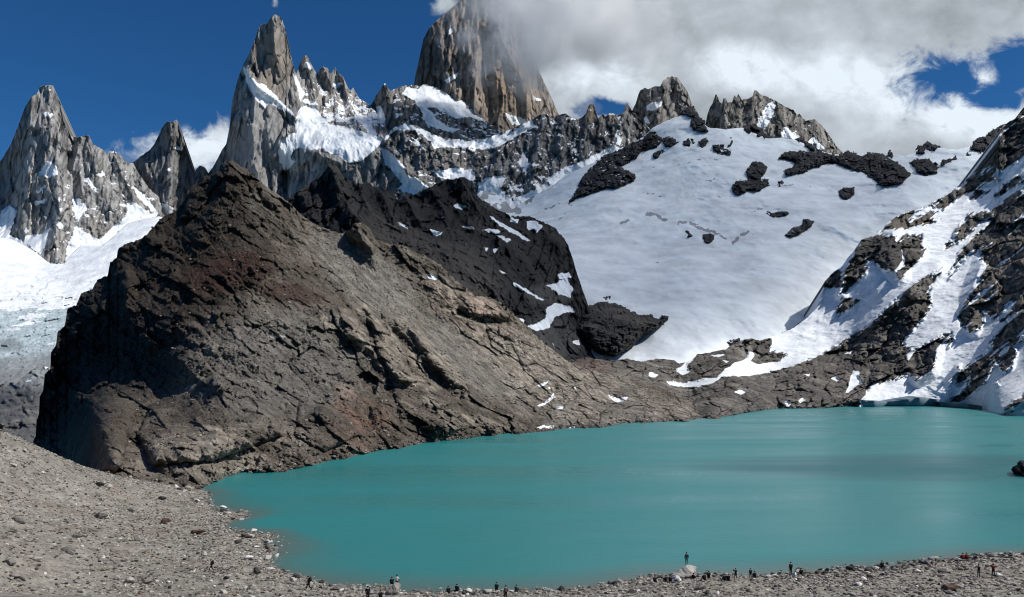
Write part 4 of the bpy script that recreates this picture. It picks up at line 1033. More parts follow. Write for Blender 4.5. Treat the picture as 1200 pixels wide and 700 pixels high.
# ================================================================== near shore of gravel
Z = lambda px, py, z: P(px, py, (HC - z) * F / (py - YH))
gp = []
CREST = [(-150, 468, 24.0), (-60, 492, 21.0), (0, 511, 18.6), (60, 534, 13.6), (110, 552, 8.6), (145, 560, 5.6), (190, 567, 2.6)]
for px, py, z in CREST:
    gp.append(Z(px, py, z))
NSH = [(220, 573), (240, 584), (262, 598), (275, 610), (292, 625), (312, 637), (324, 648), (318, 655), (322, 664), (345, 674), (370, 681), (400, 686), (440, 690), (480, 692.5), (540, 694), (600, 694), (640, 692.5), (690, 687), (730, 681), (765, 676.5), (810, 675.5), (850, 675), (890, 674), (930, 671), (970, 668), (1010, 665), (1050, 661.5), (1100, 655), (1150, 651), (1200, 650), (1290, 647)]
for px, py in NSH:
    q = Z(px, py, 0.0)
    gp.append(q)
    dirv = q[:2] / np.linalg.norm(q[:2]) if px > 330 else np.array([0.75, 0.66])
    for dd, z in ((9, -1.0), (45, -5.0)):
        gp.append(np.array([*(q[:2] + dirv * dd), z]))
for px, py, z in [(0, 560, 12.2), (0, 620, 7.4), (0, 690, 3.6), (60, 580, 8.0), (60, 640, 4.2), (60, 695, 2.2), (100, 600, 4.8), (100, 650, 2.5), (100, 695, 1.3), (150, 590, 3.2), (150, 640, 2.0), (150, 695, 0.9), (200, 600, 1.4), (200, 650, 1.0), (200, 695, 0.8), (250, 640, 0.8), (250, 670, 0.9), (300, 670, 0.7), (300, 697, 0.8), (-120, 560, 18), (-120, 690, 9),
                  (400, 699, 0.6), (600, 700, 0.4), (800, 685, 0.5), (800, 700, 1.1), (950, 685, 0.7), (950, 700, 1.2), (1100, 675, 0.6), (1100, 698, 1.2), (1200, 672, 0.7), (1200, 698, 1.3), (1300, 690, 1.2)]:
    gp.append(Z(px, py, z))
for x, y, z in [(0, 90, 4.0), (45, 90, 4.2), (90, 92, 5), (-45, 90, 4.6), (-80, 92, 7.5), (0, 60, 12.6), (60, 60, 13), (-60, 60, 14), (0, 0, 28.3), (90, 0, 28.5), (-90, 0, 30), (0, -50, 34), (120, -50, 35), (-120, -50, 36), (160, 60, 14), (-160, 60, 24),
                (-135, 215, 5), (-112, 215, 2.2), (-105, 235, -1.0), (-94, 232, -1.5), (-96, 262, -4), (-120, 262, -4), (-160, 260, 2), (-78, 250, -3), (-200, 150, 30), (200, 140, 0.5), (0, 240, -8), (100, 240, -8), (220, 240, -8)]:
    gp.append(np.array([x, y, z], float))
gp = np.array(gp)
gz = tps(gp[:, :2], gp[:, 2], 2e-4)
rough_g = lambda x, y: 0.30 * fbm(np.stack([x / 7.0, y / 7.0, x * 0], 1), 4) + 0.2 * fbm(np.stack([x / 1.7, y / 1.7, x * 0 + 5], 1), 3)


def ground_z(x, y):
    x, y = np.atleast_1d(np.asarray(x, float)), np.atleast_1d(np.asarray(y, float))
    return gz(x, y) + rough_g(x, y)


def axis(parts):
    o = []
    for a, b, s in parts:
        o += list(np.arange(a, b, s))
    return np.array(o + [parts[-1][1]])


gx = axis([(-260, -150, 6), (-150, -110, 1.0), (-110, 100, 0.42), (100, 140, 0.8), (140, 260, 6)])
gy = axis([(-70, 84, 4), (84, 180, 0.42), (180, 230, 0.7), (230, 300, 5)])
GX, GY = np.meshgrid(gx, gy)
x, y = GX.ravel(), GY.ravel()
z = ground_z(x, y)
pts3 = np.stack([x, y, z], 1)
fc = grid_faces(len(gy), len(gx))
zc = z[fc].max(1)
fc = fc[(zc > -6.5) | ((x[fc].max(1) < -86) & (zc > -30))]
M_GRAV = rock_mat('gravel', fine=0.55, bump=0.8, bump_dist=0.25, contrast=0.55)
c = dict(x=x, y=y, p=pts3)
ga = basec(c, (0.238, 0.222, 0.192))
ga = mixc(ga, (0.165, 0.147, 0.125), sstep(-0.1, 0.5, fbm(pts3 / 9.0 + 4, 4)) * 0.75)
ga = mixc(ga, (0.10, 0.09, 0.078), sstep(0.05, 0.5, fbm(pts3 / 1.1 + 44, 3)) * 0.6)
ga = mixc(ga, (0.36, 0.33, 0.29), sstep(0.15, 0.5, fbm(pts3 / 0.8 + 74, 3)) * 0.5)
ga = mixc(ga, (0.33, 0.305, 0.27), sstep(0.1, 0.6, fbm(pts3 / 4.0 + 14, 4)) * 0.6)
ga = mixc(ga, (0.20, 0.15, 0.12), sstep(0.15, 0.6, fbm(pts3 / 12.0 + 24, 3)) * 0.5)
ga = mixc(ga, (0.075, 0.072, 0.062), sstep(0.22, -0.05, z))       # wet below the waterline
me = mesh_np('gravel_shore', pts3, fc)
set_attr(me, 'albedo', ga)
set_attr(me, 'snow', np.full(len(x), -1.5))
o = link('ground', me, M_GRAV)
tag(o, 'pale gravel shore and scree slope in the foreground', 'ground', kind='structure')


def ground_hit(px, py):
    ds = np.linspace(88, 240, 1500)
    rx, rz = (px - 600) / F * ds, HC + (YH - py) / F * ds
    gzv = ground_z(rx, ds)
    k = np.argmax(rz <= gzv)
    if not (rz <= gzv).any():
        k = np.argmin(rz - gzv)
    return np.array([rx[k], ds[k], gzv[k]])


# ------------------------------------------------------------------ stones
def stone_mesh(seed, sub=2, cuts=13):
    rg = np.random.default_rng(seed)
    bm = bmesh.new()
    bmesh.ops.create_icosphere(bm, subdivisions=sub, radius=1.0)
    v = np.array([q.co[:] for q in bm.verts])
    f = np.array([[w.index for w in q.verts] for q in bm.faces])
    bm.free()
    for _ in range(cuts):
        n = rg.normal(size=3)
        n /= np.linalg.norm(n)
        h = rg.uniform(0.36, 0.78)
        s = v @ n - h
        v = v - np.maximum(s, 0)[:, None] * n * 0.92
    v += 0.05 * np.stack([gnoise(v * 2.1 + seed + k * 9) for k in range(3)], 1)
    v *= np.array([rg.uniform(0.9, 1.25), rg.uniform(0.75, 1.05), rg.uniform(0.62, 0.92)])
    return v, f


def stone_mat(name, c1, c2, sc=1.2):
    m, nt, out = new_mat(name)
    L = nt.links
    tc = nd(nt, 'ShaderNodeTexCoord')
    oi = nd(nt, 'ShaderNodeObjectInfo')
    n1 = nd(nt, 'ShaderNodeTexNoise', i_Scale=sc, i_Detail=6.0, i_Roughness=0.7)
    L.new(tc.outputs['Object'], n1.inputs['Vector'])
    ad = nd(nt, 'ShaderNodeMath', operation='MULTIPLY_ADD')
    L.new(oi.outputs['Random'], ad.inputs[0])
    ad.inputs[1].default_value = 0.5
    L.new(n1.outputs['Fac'], ad.inputs[2])
    mr = nd(nt, 'ShaderNodeMapRange')
    mr.inputs['From Min'].default_value = 0.4
    mr.inputs['From Max'].default_value = 1.1
    L.new(ad.outputs[0], mr.inputs['Value'])
    mix = nd(nt, 'ShaderNodeMix', data_type='RGBA')
    L.new(mr.outputs[0], mix.inputs['Factor'])
    mix.inputs['A'].default_value = (*c1, 1)
    mix.inputs['B'].default_value = (*c2, 1)
    bs = nd(nt, 'ShaderNodeBsdfPrincipled')
    bs.inputs['Roughness'].default_value = 0.9
    bs.inputs['Specular IOR Level'].default_value = 0.2
    L.new(mix.outputs['Result'], bs.inputs['Base Color'])
    bp = nd(nt, 'ShaderNodeBump', i_Strength=0.6, i_Distance=0.15)
    L.new(n1.outputs['Fac'], bp.inputs['Height'])
    L.new(bp.outputs[0], bs.inputs['Normal'])
    L.new(bs.outputs[0], out.inputs['Surface'])
    return m


SM = {'pale': stone_mat('pale_granite', (0.25, 0.235, 0.21), (0.46, 0.44, 0.40)), 'grey': stone_mat('grey_granite', (0.13, 0.125, 0.115), (0.24, 0.225, 0.20)),
      'dark': stone_mat('dark_stone', (0.03, 0.03, 0.03), (0.075, 0.07, 0.066)), 'red': stone_mat('reddish_stone', (0.075, 0.045, 0.035), (0.14, 0.085, 0.065)), 'white': stone_mat('white_granite', (0.50, 0.48, 0.45), (0.72, 0.70, 0.66))}
protos = {}
for k in SM:
    protos[k] = []
    for j in range(7 if k in ('pale', 'grey', 'dark') else 3):
        v, f = stone_mesh(100 + j * 7 + len(k))
        me = mesh_np('boulder', v, f, smooth=False)
        me.materials.append(SM[k])
        protos[k].append(me)


def boulder(pos, size, mat, label, group=None, scl=(1, 1, 1), rot=None, sink=0.25, var=None, name='boulder'):
    o = bpy.data.objects.new(name, protos[mat][(var if var is not None else random.randrange(99)) % len(protos[mat])])
    COL.objects.link(o)
    o.location = (pos[0], pos[1], pos[2] + size * scl[2] * (0.62 - sink))
    o.scale = (size * scl[0], size * scl[1], size * scl[2])
    o.rotation_euler = (random.uniform(-.25, .25), random.uniform(-.25, .25), rot if rot is not None else random.uniform(0, 6.28))
    return tag(o, label, 'boulder', group)


# boulders one can single out; (px, py of the foot, half width in px, material, label, scale)
SINGLE = [
    (45, 658, 8, 'pale', 'pale flat-topped boulder lying alone on the left scree slope', (1.0, 0.8, 0.75)),
    (118, 608, 9, 'grey', 'long grey boulder high on the left scree slope', (1.15, 0.7, 0.8)),
    (154, 600, 7, 'grey', 'grey slab boulder in the middle of the left scree slope', (1.2, 0.7, 0.6)),
    (190, 586, 6, 'dark', 'black boulder near the crest close to the left end of the lake', (1.2, 0.8, 0.7)),
    (128, 573, 6, 'pale', 'pale boulder just under the left crest of the scree', (1.1, 0.7, 0.8)),
    (116, 570, 7, 'dark', 'dark boulder at the notch in the left crest', (1.2, 0.8, 0.8)),
    (193, 614, 8, 'red', 'reddish dark boulder on the slope above the lone left walker', (1.0, 0.8, 0.9)),
    (230, 626, 9, 'red', 'long reddish slab lying above the left shore', (1.3, 0.6, 0.5)),
    (172, 640, 6, 'white', 'white slab stone between the reddish boulder and the left walker', (1.2, 0.7, 0.5)),
    (82, 648, 8, 'grey', 'grey boulder right of the pale flat-topped boulder', (1.1, 0.9, 0.9)),
    (12, 662, 8, 'grey', 'grey boulder half buried at the far left edge', (1.2, 0.8, 0.8)),
    (153, 683, 7, 'pale', 'pale boulder left of its grey twin at the bottom left', (1.0, 0.8, 0.8)),
    (171, 685, 8, 'grey', 'grey flat boulder at the bottom left below the left walker', (1.2, 0.7, 0.6)),
    (291, 656, 6, 'white', 'white boulder on the gravel near the small left inlet', (1.0, 0.8, 0.8)),
    (280, 637, 6, 'dark', 'round dark boulder between the left shore and the reddish slab', (1.0, 0.8, 0.8)),
    (317, 668, 6, 'white', 'flat white stone standing in the water of the small inlet', (1.4, 0.7, 0.55)),
    (262, 596, 5, 'white', 'white stone in the water at the left end of the lake', (1.2, 0.8, 0.6)),
    (301, 672, 7, 'dark', 'dark square boulder beside the small left inlet', (1.1, 0.8, 0.9)),
    (462, 697, 9.5, 'pale', 'large split boulder that two hikers sit on at the near shore', (1.05, 0.8, 1.25)),
    (549, 695, 5, 'white', 'smooth white round boulder at the waterline near the middle', (1.0, 0.9, 1.0)),
    (544, 696, 4, 'dark', 'dark stone touching the smooth white round boulder', (1.0, 0.8, 0.8)),
    (573, 695, 7, 'pale', 'pale boulder left of the hiker sitting by the middle of the shore', (1.1, 0.7, 0.7)),
    (644, 694, 6, 'pale', 'pale boulder alone at the water near the bottom middle', (1.1, 0.8, 0.75)),
    (803, 678, 16, 'pale', 'big pale boulder with a person standing on top', (1.1, 0.7, 0.82)),
    (792, 680, 7, 'white', 'white stone leaning on the left foot of the big pale boulder', (1.1, 0.8, 0.8)),
    (740, 695, 8, 'dark', 'dark flat boulder on the gravel below the sitting pair', (1.3, 0.7, 0.45)),
    (819, 692, 8, 'grey', 'cracked grey boulder on the gravel below the big pale boulder', (1.2, 0.8, 0.7)),
    (931, 676, 5, 'white', 'white boulder at the feet of the tall standing hiker', (1.0, 0.8, 0.9)),
    (1095, 656, 6, 'pale', 'pale boulder at the waterline left of the red jackets', (1.3, 0.8, 0.7)),
    (1106, 671, 9, 'pale', 'large pale rounded boulder on the right gravel beach', (1.25, 0.8, 0.7)),
    (1112, 692, 13, 'red', 'low reddish-brown boulder on the gravel at the bottom right', (1.3, 0.7, 0.55)),
    (1075, 671, 5, 'white', 'small bright white boulder left of the large rounded one', (1.1, 0.8, 0.8)),
]
v, f = stone_mesh(4242, 4, 16)
nn_ = v / (np.linalg.norm(v, axis=1)[:, None] + 1e-6)
v = v * (1 + 0.16 * fbm(v * 1.9 + 3, 5, ridged=True)[:, None] - 0.16 * np.exp(-((v[:, :1] + 0.1 + 0.4 * v[:, 2:]) / 0.05) ** 2))
SPLIT_V = v
me = mesh_np('boulder', v, f, smooth=False)
me.materials.append(SM['pale'])
protos['split'] = [me]
for i, (px, py, hw, m, lab, sc) in enumerate(SINGLE):
    q = ground_hit(px, py)
    s = hw * q[1] / F
    if 'standing on top' in lab or 'split boulder that' in lab:
        m = 'split'
        BIG = dict(globals().get('BIG', {}), **{lab[:5]: (q, s, sc)})
    bo = boulder(q, s, m, lab, 'boulders on the gravel shore', sc, rot=0.0 if m == 'split' else random.uniform(-0.4, 0.4), sink=0.12, var=i)
    if m == 'split':
        bo.rotation_euler = (0, 0, 0)

# the rest of the 300 largest
ZONES = [
    (100, lambda: (random.uniform(-30, 330), random.uniform(520, 698)), ('grey', 'pale', 'grey', 'pale', 'dark'), (0.34, 0.95), 'angular {} boulder strewn on the left scree slope', 'boulders on the left scree slope'),
    (50, lambda: (lambda k: (NSH[k][0] + random.uniform(-14, 8), NSH[k][1] + random.uniform(-2, 9)))(random.randrange(0, 12)), ('pale', 'grey', 'white', 'dark'), (0.42, 1.15), '{} boulder in the rubble along the left waterline', 'boulders along the left waterline'),
    (60, lambda: (lambda x: (x, np.interp(x, [n[0] for n in NSH], [n[1] for n in NSH]) + random.uniform(-0.6, 5)))(random.uniform(930, 1230)), ('dark', 'dark', 'grey', 'pale'), (0.42, 1.0), '{} boulder crowded along the right waterline', 'boulders along the right waterline'),
    (25, lambda: (lambda x: (x, np.interp(x, [n[0] for n in NSH], [n[1] for n in NSH]) + random.uniform(0, 5)))(random.uniform(370, 930)), ('pale', 'grey', 'dark'), (0.35, 0.7), '{} boulder along the waterline at the bottom middle', 'boulders along the middle waterline'),
    (38, lambda: (random.uniform(740, 1230), random.uniform(672, 699)), ('pale', 'grey', 'dark', 'white'), (0.3, 0.7), '{} boulder lying open on the right gravel beach', 'boulders on the right gravel beach'),
]
nb = 0
for n, pick, mats, (s0, s1), lab, grp in ZONES:
    k = 0
    while k < n:
        px, py = pick()
        q = ground_hit(px, py)
        if q[2] < -0.5 or q[1] > 235:
            continue
        m = random.choice(mats)
        u = random.random() ** 2.2
        col = {'pale': 'pale', 'grey': 'grey', 'white': 'white', 'dark': 'dark'}[m]
        boulder(q, s0 + (s1 - s0) * u, m, lab.format(col), grp, (random.uniform(0.9, 1.25), random.uniform(0.7, 1), random.uniform(0.6, 0.95)))
        k += 1

# everything smaller: one mesh of gravel and stones
base = [stone_mesh(500 + j, 1, 6) for j in range(10)]
ico0 = [stone_mesh(600 + j, 1, 5) for j in range(10)]
VV, FF, CC = [], [], []
off = 0
NST = 62000
r2 = np.random.default_rng(3)
px = r2.uniform(-118, 120, NST * 3)
py = 84 + r2.beta(1.05, 1.5, NST * 3) * 139
den = fbm(np.stack([px / 10, py / 10, px * 0], 1), 4)
zz = ground_z(px, py)
vis = (zz > -0.35) & (np.abs(px) < py * 0.70 + 9) & (r2.random(len(px)) < 0.55 + den * 0.9)
wl_ = np.abs(zz) < 0.5
idx = np.where(vis)[0][:NST]
for i in idx:
    v, f = base[r2.integers(10)]
    s = 0.07 + 0.32 * r2.random() ** 1.9
    if wl_[i] and r2.random() < 0.35:
        s *= 1.6
    s = min(s, 0.36)
    a = r2.uniform(0, 6.28)
    ca, sa = math.cos(a), math.sin(a)
    w = v * np.array([s * r2.uniform(.8, 1.3), s * r2.uniform(.7, 1.1), s * r2.uniform(.6, 1)])
    w = np.stack([w[:, 0] * ca - w[:, 1] * sa, w[:, 0] * sa + w[:, 1] * ca, w[:, 2]], 1) + np.array([px[i], py[i], zz[i] + s * 0.15])
    VV.append(w)
    FF.append(f + off)
    off += len(v)
    t = r2.random()
    rightshore = px[i] > 38 and wl_[i]
    if t < (0.5 if rightshore else 0.16):
        col = np.array((0.05, 0.047, 0.044)) * r2.uniform(0.7, 1.6)
    elif t < 0.62:
        col = np.array((0.19, 0.175, 0.155)) * r2.uniform(0.75, 1.25)
    elif t < 0.975:
        col = np.array((0.33, 0.305, 0.27)) * r2.uniform(0.8, 1.2)
    else:
        col = np.array((0.55, 0.53, 0.49))
    if t > 0.60 and t < 0.63:
        col = np.array((0.20, 0.135, 0.105))
    CC.append(np.repeat(col[None], len(v), 0))
me = mesh_np('stones', np.concatenate(VV), np.concatenate(FF), smooth=False)
set_attr(me, 'albedo', np.concatenate(CC))
set_attr(me, 'snow', np.full(off, -1.5))
o = link('rubble', me, rock_mat('stone_grain', fine=0.3, bump=0.3, bump_dist=0.05, contrast=0.3))
tag(o, 'small loose stones covering the gravel shore', 'rubble', kind='stuff')

# stones lying on the brown hill and the rock shelf
hp = np.concatenate([HILLP['p'], SHELFP['p']])
hx = np.concatenate([HILLP['x'], SHELFP['x']])
hy = np.concatenate([HILLP['y'], SHELFP['y']])
hal = np.concatenate([HILLA, SHELFA])
nh = len(HILLP['x'])
VV, FF, CC = [], [], []
off = 0
wgt = np.clip(0.35 + 1.2 * fbm(hp / 40.0, 3), 0.02, 1) * (hx > 150) * (hy < 575) * (hp[:, 2] > 0.2)
wgt = wgt + 2.5 * (np.abs(hp[:, 2] - 0.7) < 0.9) * (hx > 220)
wgt[nh:] *= (hx[nh:] < 1010) & (hy[nh:] > 425) & (rockm(SHELFP) > 0.9)
pick = r2.choice(len(hp), 13000, p=wgt / wgt.sum())
lows = []
for j in range(8):
    v, f = stone_mesh(700 + j, 1, 4)
    lows.append((v, f))
for i in pick:
    v, f = lows[r2.integers(8)]
    s = 0.22 + 0.85 * r2.random() ** 3.5
    a = r2.uniform(0, 6.28)
    w = v * s * np.array([r2.uniform(.8, 1.4), r2.uniform(.7, 1.1), r2.uniform(.6, 1)])
    w = np.stack([w[:, 0] * math.cos(a) - w[:, 1] * math.sin(a), w[:, 0] * math.sin(a) + w[:, 1] * math.cos(a), w[:, 2]], 1) + hp[i] + np.array([0, -s * 0.15, s * 0.2])
    VV.append(w)
    FF.append(f + off)
    off += len(v)
    t = r2.random()
    col = hal[i] * r2.uniform(0.8, 1.5) if t < 0.8 else np.array((0.26, 0.235, 0.20)) * r2.uniform(0.7, 1.2)
    CC.append(np.repeat(col[None], len(v), 0))
me = mesh_np('hill_stones', np.concatenate(VV), np.concatenate(FF), smooth=False)
set_attr(me, 'albedo', np.concatenate(CC))
set_attr(me, 'snow', np.full(off, -1.5))
o = link('rubble', me, rock_mat('hill_stone_grain', fine=1.0, bump=0.3, bump_dist=0.2, contrast=0.4))
tag(o, 'loose stones scattered over the brown hill above the lake', 'rubble', kind='stuff')

# ================================================================== lake
lx = axis([(-330, -120, 4), (-120, 120, 1.0), (120, 900, 8)])
ly = axis([(88, 230, 1.0), (230, 1010, 8)])
LX, LY = np.meshgrid(lx, ly)
x, y = LX.ravel(), LY.ravel()
lz = np.full(len(x), -10.0)
near = y < 290
lz[near] = gz(x[near], y[near])
sh = np.clip(1 + lz / 1.5, 0, 1) ** 1.3
lf = grid_faces(len(ly), len(lx))
lf = lf[x[lf].min(1) > -92]
me = mesh_np('lake', np.stack([x, y, x * 0], 1), lf)
set_attr(me, 'shallow', sh)
m, nt, out = new_mat('lake_water')
L = nt.links
tc = nd(nt, 'ShaderNodeTexCoord')
att = nd(nt, 'ShaderNodeAttribute', attribute_name='shallow')
mp = nd(nt, 'ShaderNodeMapping')
mp.inputs['Scale'].default_value = (0.45, 0.8, 1)
L.new(tc.outputs['Object'], mp.inputs['Vector'])
w1 = nd(nt, 'ShaderNodeTexNoise', i_Scale=1.0, i_Detail=4.0, i_Roughness=0.6)
L.new(mp.outputs[0], w1.inputs['Vector'])
mp2 = nd(nt, 'ShaderNodeMapping')
mp2.inputs['Scale'].default_value = (0.005, 0.022, 1)
L.new(tc.outputs['Object'], mp2.inputs['Vector'])
w2 = nd(nt, 'ShaderNodeTexNoise', i_Scale=1.0, i_Detail=3.0, i_Roughness=0.55)
L.new(mp2.outputs[0], w2.inputs['Vector'])
gust = nd(nt, 'ShaderNodeMapRange')
gust.inputs['From Min'].default_value = 0.35
gust.inputs['From Max'].default_value = 0.65
gust.inputs['To Min'].default_value = 0.25
gust.inputs['To Max'].default_value = 0.55
L.new(w2.outputs['Fac'], gust.inputs['Value'])
bp = nd(nt, 'ShaderNodeBump', i_Distance=0.22)
L.new(gust.outputs[0], bp.inputs['Strength'])
L.new(w1.outputs['Fac'], bp.inputs['Height'])
mix = nd(nt, 'ShaderNodeMix', data_type='RGBA')
L.new(att.outputs['Fac'], mix.inputs['Factor'])
mix.inputs['A'].default_value = (0.022, 0.188, 0.194, 1)
mix.inputs['B'].default_value = (0.085, 0.125, 0.115, 1)
bs = nd(nt, 'ShaderNodeBsdfPrincipled')
bs.inputs['IOR'].default_value = 1.33
rr = nd(nt, 'ShaderNodeMapRange')
rr.inputs['From Min'].default_value = 0.35
rr.inputs['From Max'].default_value = 0.65
rr.inputs['To Min'].default_value = 0.24
rr.inputs['To Max'].default_value = 0.46
L.new(w2.outputs['Fac'], rr.inputs['Value'])
L.new(rr.outputs[0], bs.inputs['Roughness'])
L.new(mix.outputs['Result'], bs.inputs['Base Color'])
L.new(bp.outputs[0], bs.inputs['Normal'])
L.new(bs.outputs[0], out.inputs['Surface'])
o = link('lake', me, m)
tag(o, 'turquoise glacial lake with a lightly ruffled surface', 'lake', kind='structure')

# rock breaking the surface at the right edge
lake_dep = lambda x, y: np.log(np.full(np.shape(x), 252.0))
outcrop([(1186, 551), (1190, 546), (1195, 541), (1203, 538), (1215, 535), (1228, 541), (1238, 549), (1244, 560), (1215, 564), (1195, 560)], lake_dep, 9, 'dark rock rising out of the lake at the right edge', name='lake_rock', col=(0.035, 0.035, 0.036), col2=(0.09, 0.088, 0.085), wid=9, snowy=-1.5, amp=1.0, wl=4.0, cat='rock', step=0.6)
# ================================================================== people
PM = {k: plain_mat(k, c, 0.8, 0.2, 6.0) for k, c in dict(black_cloth=(0.006, 0.006, 0.008), navy_cloth=(0.007, 0.010, 0.024), red_cloth=(0.20, 0.02, 0.02), white_cloth=(0.55, 0.55, 0.54), teal_cloth=(0.02, 0.14, 0.15), grey_cloth=(0.07, 0.07, 0.075), boot_leather=(0.03, 0.022, 0.016), skin=(0.42, 0.26, 0.19), hair=(0.02, 0.015, 0.012), dark_pack=(0.02, 0.022, 0.026)).items()}


def limb(a, b, t):
    return tuple(a[i] + (b[i] - a[i]) * t for i in range(3))


def hand_pts(w, d, side):
    """palm, four fingers and a thumb from the wrist w along the unit direction d"""
    d = Vector(d).normalized()
    s = Vector((side, 0, 0))
    if abs(d.x) > 0.8:
        s = Vector((0, 1, 0))
    s = (s - d * s.dot(d)).normalized()
    n = d.cross(s)
    palm = Vector(w) + d * 0.085
    ch = []
    for k, ln in enumerate((0.072, 0.08, 0.076, 0.06)):
        o = s * ((k - 1.5) * 0.021)
        a = palm + o
        b = a + d * ln * 0.55 + n * 0.008
        e = b + d * ln * 0.4 + n * 0.025
        ch.append((a, b, e))
    th = (Vector(w) + d * 0.03 + s * -0.03, Vector(w) + d * 0.065 + s * -0.055 + n * 0.01)
    return palm, ch, th


def body(pose):
    """one skinned surface: vertices, edges, radii; pose gives the joints"""
    J = pose
    V, E, Rd, T = [], [], [], []

    def add(p, r, parent=None, tagv='j'):
        V.append(tuple(p))
        Rd.append(r)
        T.append(tagv)
        if parent is not None:
            E.append((parent, len(V) - 1))
        return len(V) - 1
    pel = add(J['pelvis'], 0.145, None, 'l')
    sp = add(limb(J['pelvis'], J['chest'], 0.5), 0.135, pel)
    chs = add(J['chest'], 0.15, sp)
    nk = add(J['neck'], 0.062, chs, 's')
    hb = add(limb(J['neck'], J['head'], 0.6), 0.072, nk, 's')
    hd = add(J['head'], 0.098, hb, 's')
    up = (Vector(J['head']) - Vector(J['neck'])).normalized()
    fw = Vector(J.get('face', (0, 1, 0)))
    top = add(Vector(J['head']) + up * 0.08, 0.075, hd, 's')
    add(Vector(J['head']) + fw * 0.115 - up * 0.012, 0.016, hd, 's')   # nose
    for sd, n in ((-1, 'L'), (1, 'R')):
        sh, el, wr = J['sh' + n], J['el' + n], J['wr' + n]
        a = add(sh, 0.075, chs)
        b = add(limb(sh, el, 0.5), 0.058, a)
        e = add(el, 0.05, b)
        w0 = add(limb(el, wr, 0.6), 0.042, e)
        w = add(wr, 0.033, w0, 's')
        dv = Vector(wr) - Vector(el)
        palm, ch, th = hand_pts(wr, dv, sd)
        pm = add(palm, 0.036, w, 's')
        for q in ch:
            k = pm
            for i, pnt in enumerate(q):
                k = add(pnt, 0.0105 if i < 2 else 0.0085, k, 's')
        k = add(th[0], 0.014, w, 's')
        add(th[1], 0.011, k, 's')
        hp, kn, an = J['hip' + n], J['kn' + n], J['an' + n]
        a = add(hp, 0.105, pel, 'l')
        b = add(limb(hp, kn, 0.5), 0.085, a, 'l')
        e = add(kn, 0.062, b, 'l')
        cf = add(limb(kn, an, 0.4), 0.06, e, 'l')
        f = add(an, 0.042, cf, 'l')
        td = Vector(J.get('toe' + n, (0, 1, -0.25)))
        h = add(Vector(an) + Vector((0, 0, -0.04)) + td * 0.08, 0.045, f, 'b')
        add(Vector(an) + Vector((0, 0, -0.05)) + td * 0.19, 0.036, h, 'b')
    me = bpy.data.meshes.new('person')
    me.from_pydata(V, E, [])
    o = bpy.data.objects.new('person', me)
    COL.objects.link(o)
    sk = o.modifiers.new('skin', 'SKIN')
    sk.use_smooth_shade = True
    for i, d in enumerate(me.skin_vertices[0].data):
        k_ = 1.22 if T[i] in 'jl' else 1.05      # bulky outdoor clothes
        d.radius = (Rd[i] * k_, Rd[i] * k_ * (0.8 if T[i] == 'j' and i in (sp, chs) else 1))
        d.use_root = i == 0
    ss = o.modifiers.new('sub', 'SUBSURF')
    ss.levels = ss.render_levels = 1
    dg = bpy.context.evaluated_depsgraph_get()
    ev = o.evaluated_get(dg)
    m2 = bpy.data.meshes.new_from_object(ev)
    bpy.data.objects.remove(o)
    # material by the nearest joint: jacket, legs, skin, boots
    VA = np.array(V)
    RA = np.array(Rd)
    code = np.array([{'j': 0, 'l': 1, 's': 2, 'b': 3}[t] for t in T])
    for p_ in m2.polygons:
        d = np.linalg.norm(VA - np.array(p_.center), axis=1) - RA
        p_.material_index = int(code[np.argmin(d)])
        p_.use_smooth = True
    return m2, Vector(J['head']), up, fw


def sym(j):
    for k in list(j):
        if k.endswith('R') and k[:-1] + 'L' not in j:
            x_, y_, z_ = j[k]
            j[k[:-1] + 'L'] = (-x_, y_, z_)
    return j


POSES = {
    'stand': sym(dict(pelvis=(0, 0, .95), chest=(0, -.01, 1.30), neck=(0, 0, 1.50), head=(0, .02, 1.65), shR=(.19, -.01, 1.42), elR=(.25, -.03, 1.13), wrR=(.25, .08, .90), hipR=(.095, 0, .88), knR=(.11, .03, .49), anR=(.115, -.01, .10))),
    'walk': dict(pelvis=(0, 0, .94), chest=(0, .04, 1.29), neck=(0, .07, 1.49), head=(0, .11, 1.63), shR=(.19, .03, 1.41), elR=(.24, -.12, 1.16), wrR=(.23, -.08, .92), shL=(-.19, .05, 1.41), elL=(-.24, .10, 1.14), wrL=(-.21, .30, 1.02),
                 hipR=(.095, 0, .87), knR=(.10, .24, .52), anR=(.10, .36, .11), hipL=(-.095, 0, .87), knL=(-.10, -.06, .47), anL=(-.10, -.38, .16)),
    'sit': sym(dict(pelvis=(0, 0, .14), chest=(0, .07, .50), neck=(0, .13, .69), head=(0, .17, .83), shR=(.19, .10, .61), elR=(.24, .26, .38), wrR=(.13, .44, .44), hipR=(.10, .03, .13), knR=(.14, .40, .47), anR=(.12, .58, .09))),
    'perch': sym(dict(pelvis=(0, 0, .12), chest=(0, .04, .49), neck=(0, .08, .69), head=(0, .12, .83), shR=(.19, .05, .61), elR=(.24, .12, .34), wrR=(.15, .34, .22), hipR=(.10, .03, .10), knR=(.13, .44, .12), anR=(.12, .50, -.30))),
    'photo': sym(dict(pelvis=(0, 0, .95), chest=(0, -.02, 1.30), neck=(0, 0, 1.50), head=(0, .03, 1.64), shR=(.19, 0, 1.42), elR=(.33, .17, 1.30), wrR=(.10, .34, 1.56), hipR=(.095, 0, .88), knR=(.12, .03, .49), anR=(.14, -.01, .10))),
    'wide': sym(dict(pelvis=(0, 0, .95), chest=(0, 0, 1.30), neck=(0, .01, 1.50), head=(0, .03, 1.65), shR=(.19, 0, 1.42), elR=(.46, .03, 1.42), wrR=(.70, .06, 1.50), hipR=(.095, 0, .88), knR=(.12, .03, .49), anR=(.14, -.01, .10))),
}
BODY = {k: body(v) for k, v in POSES.items()}


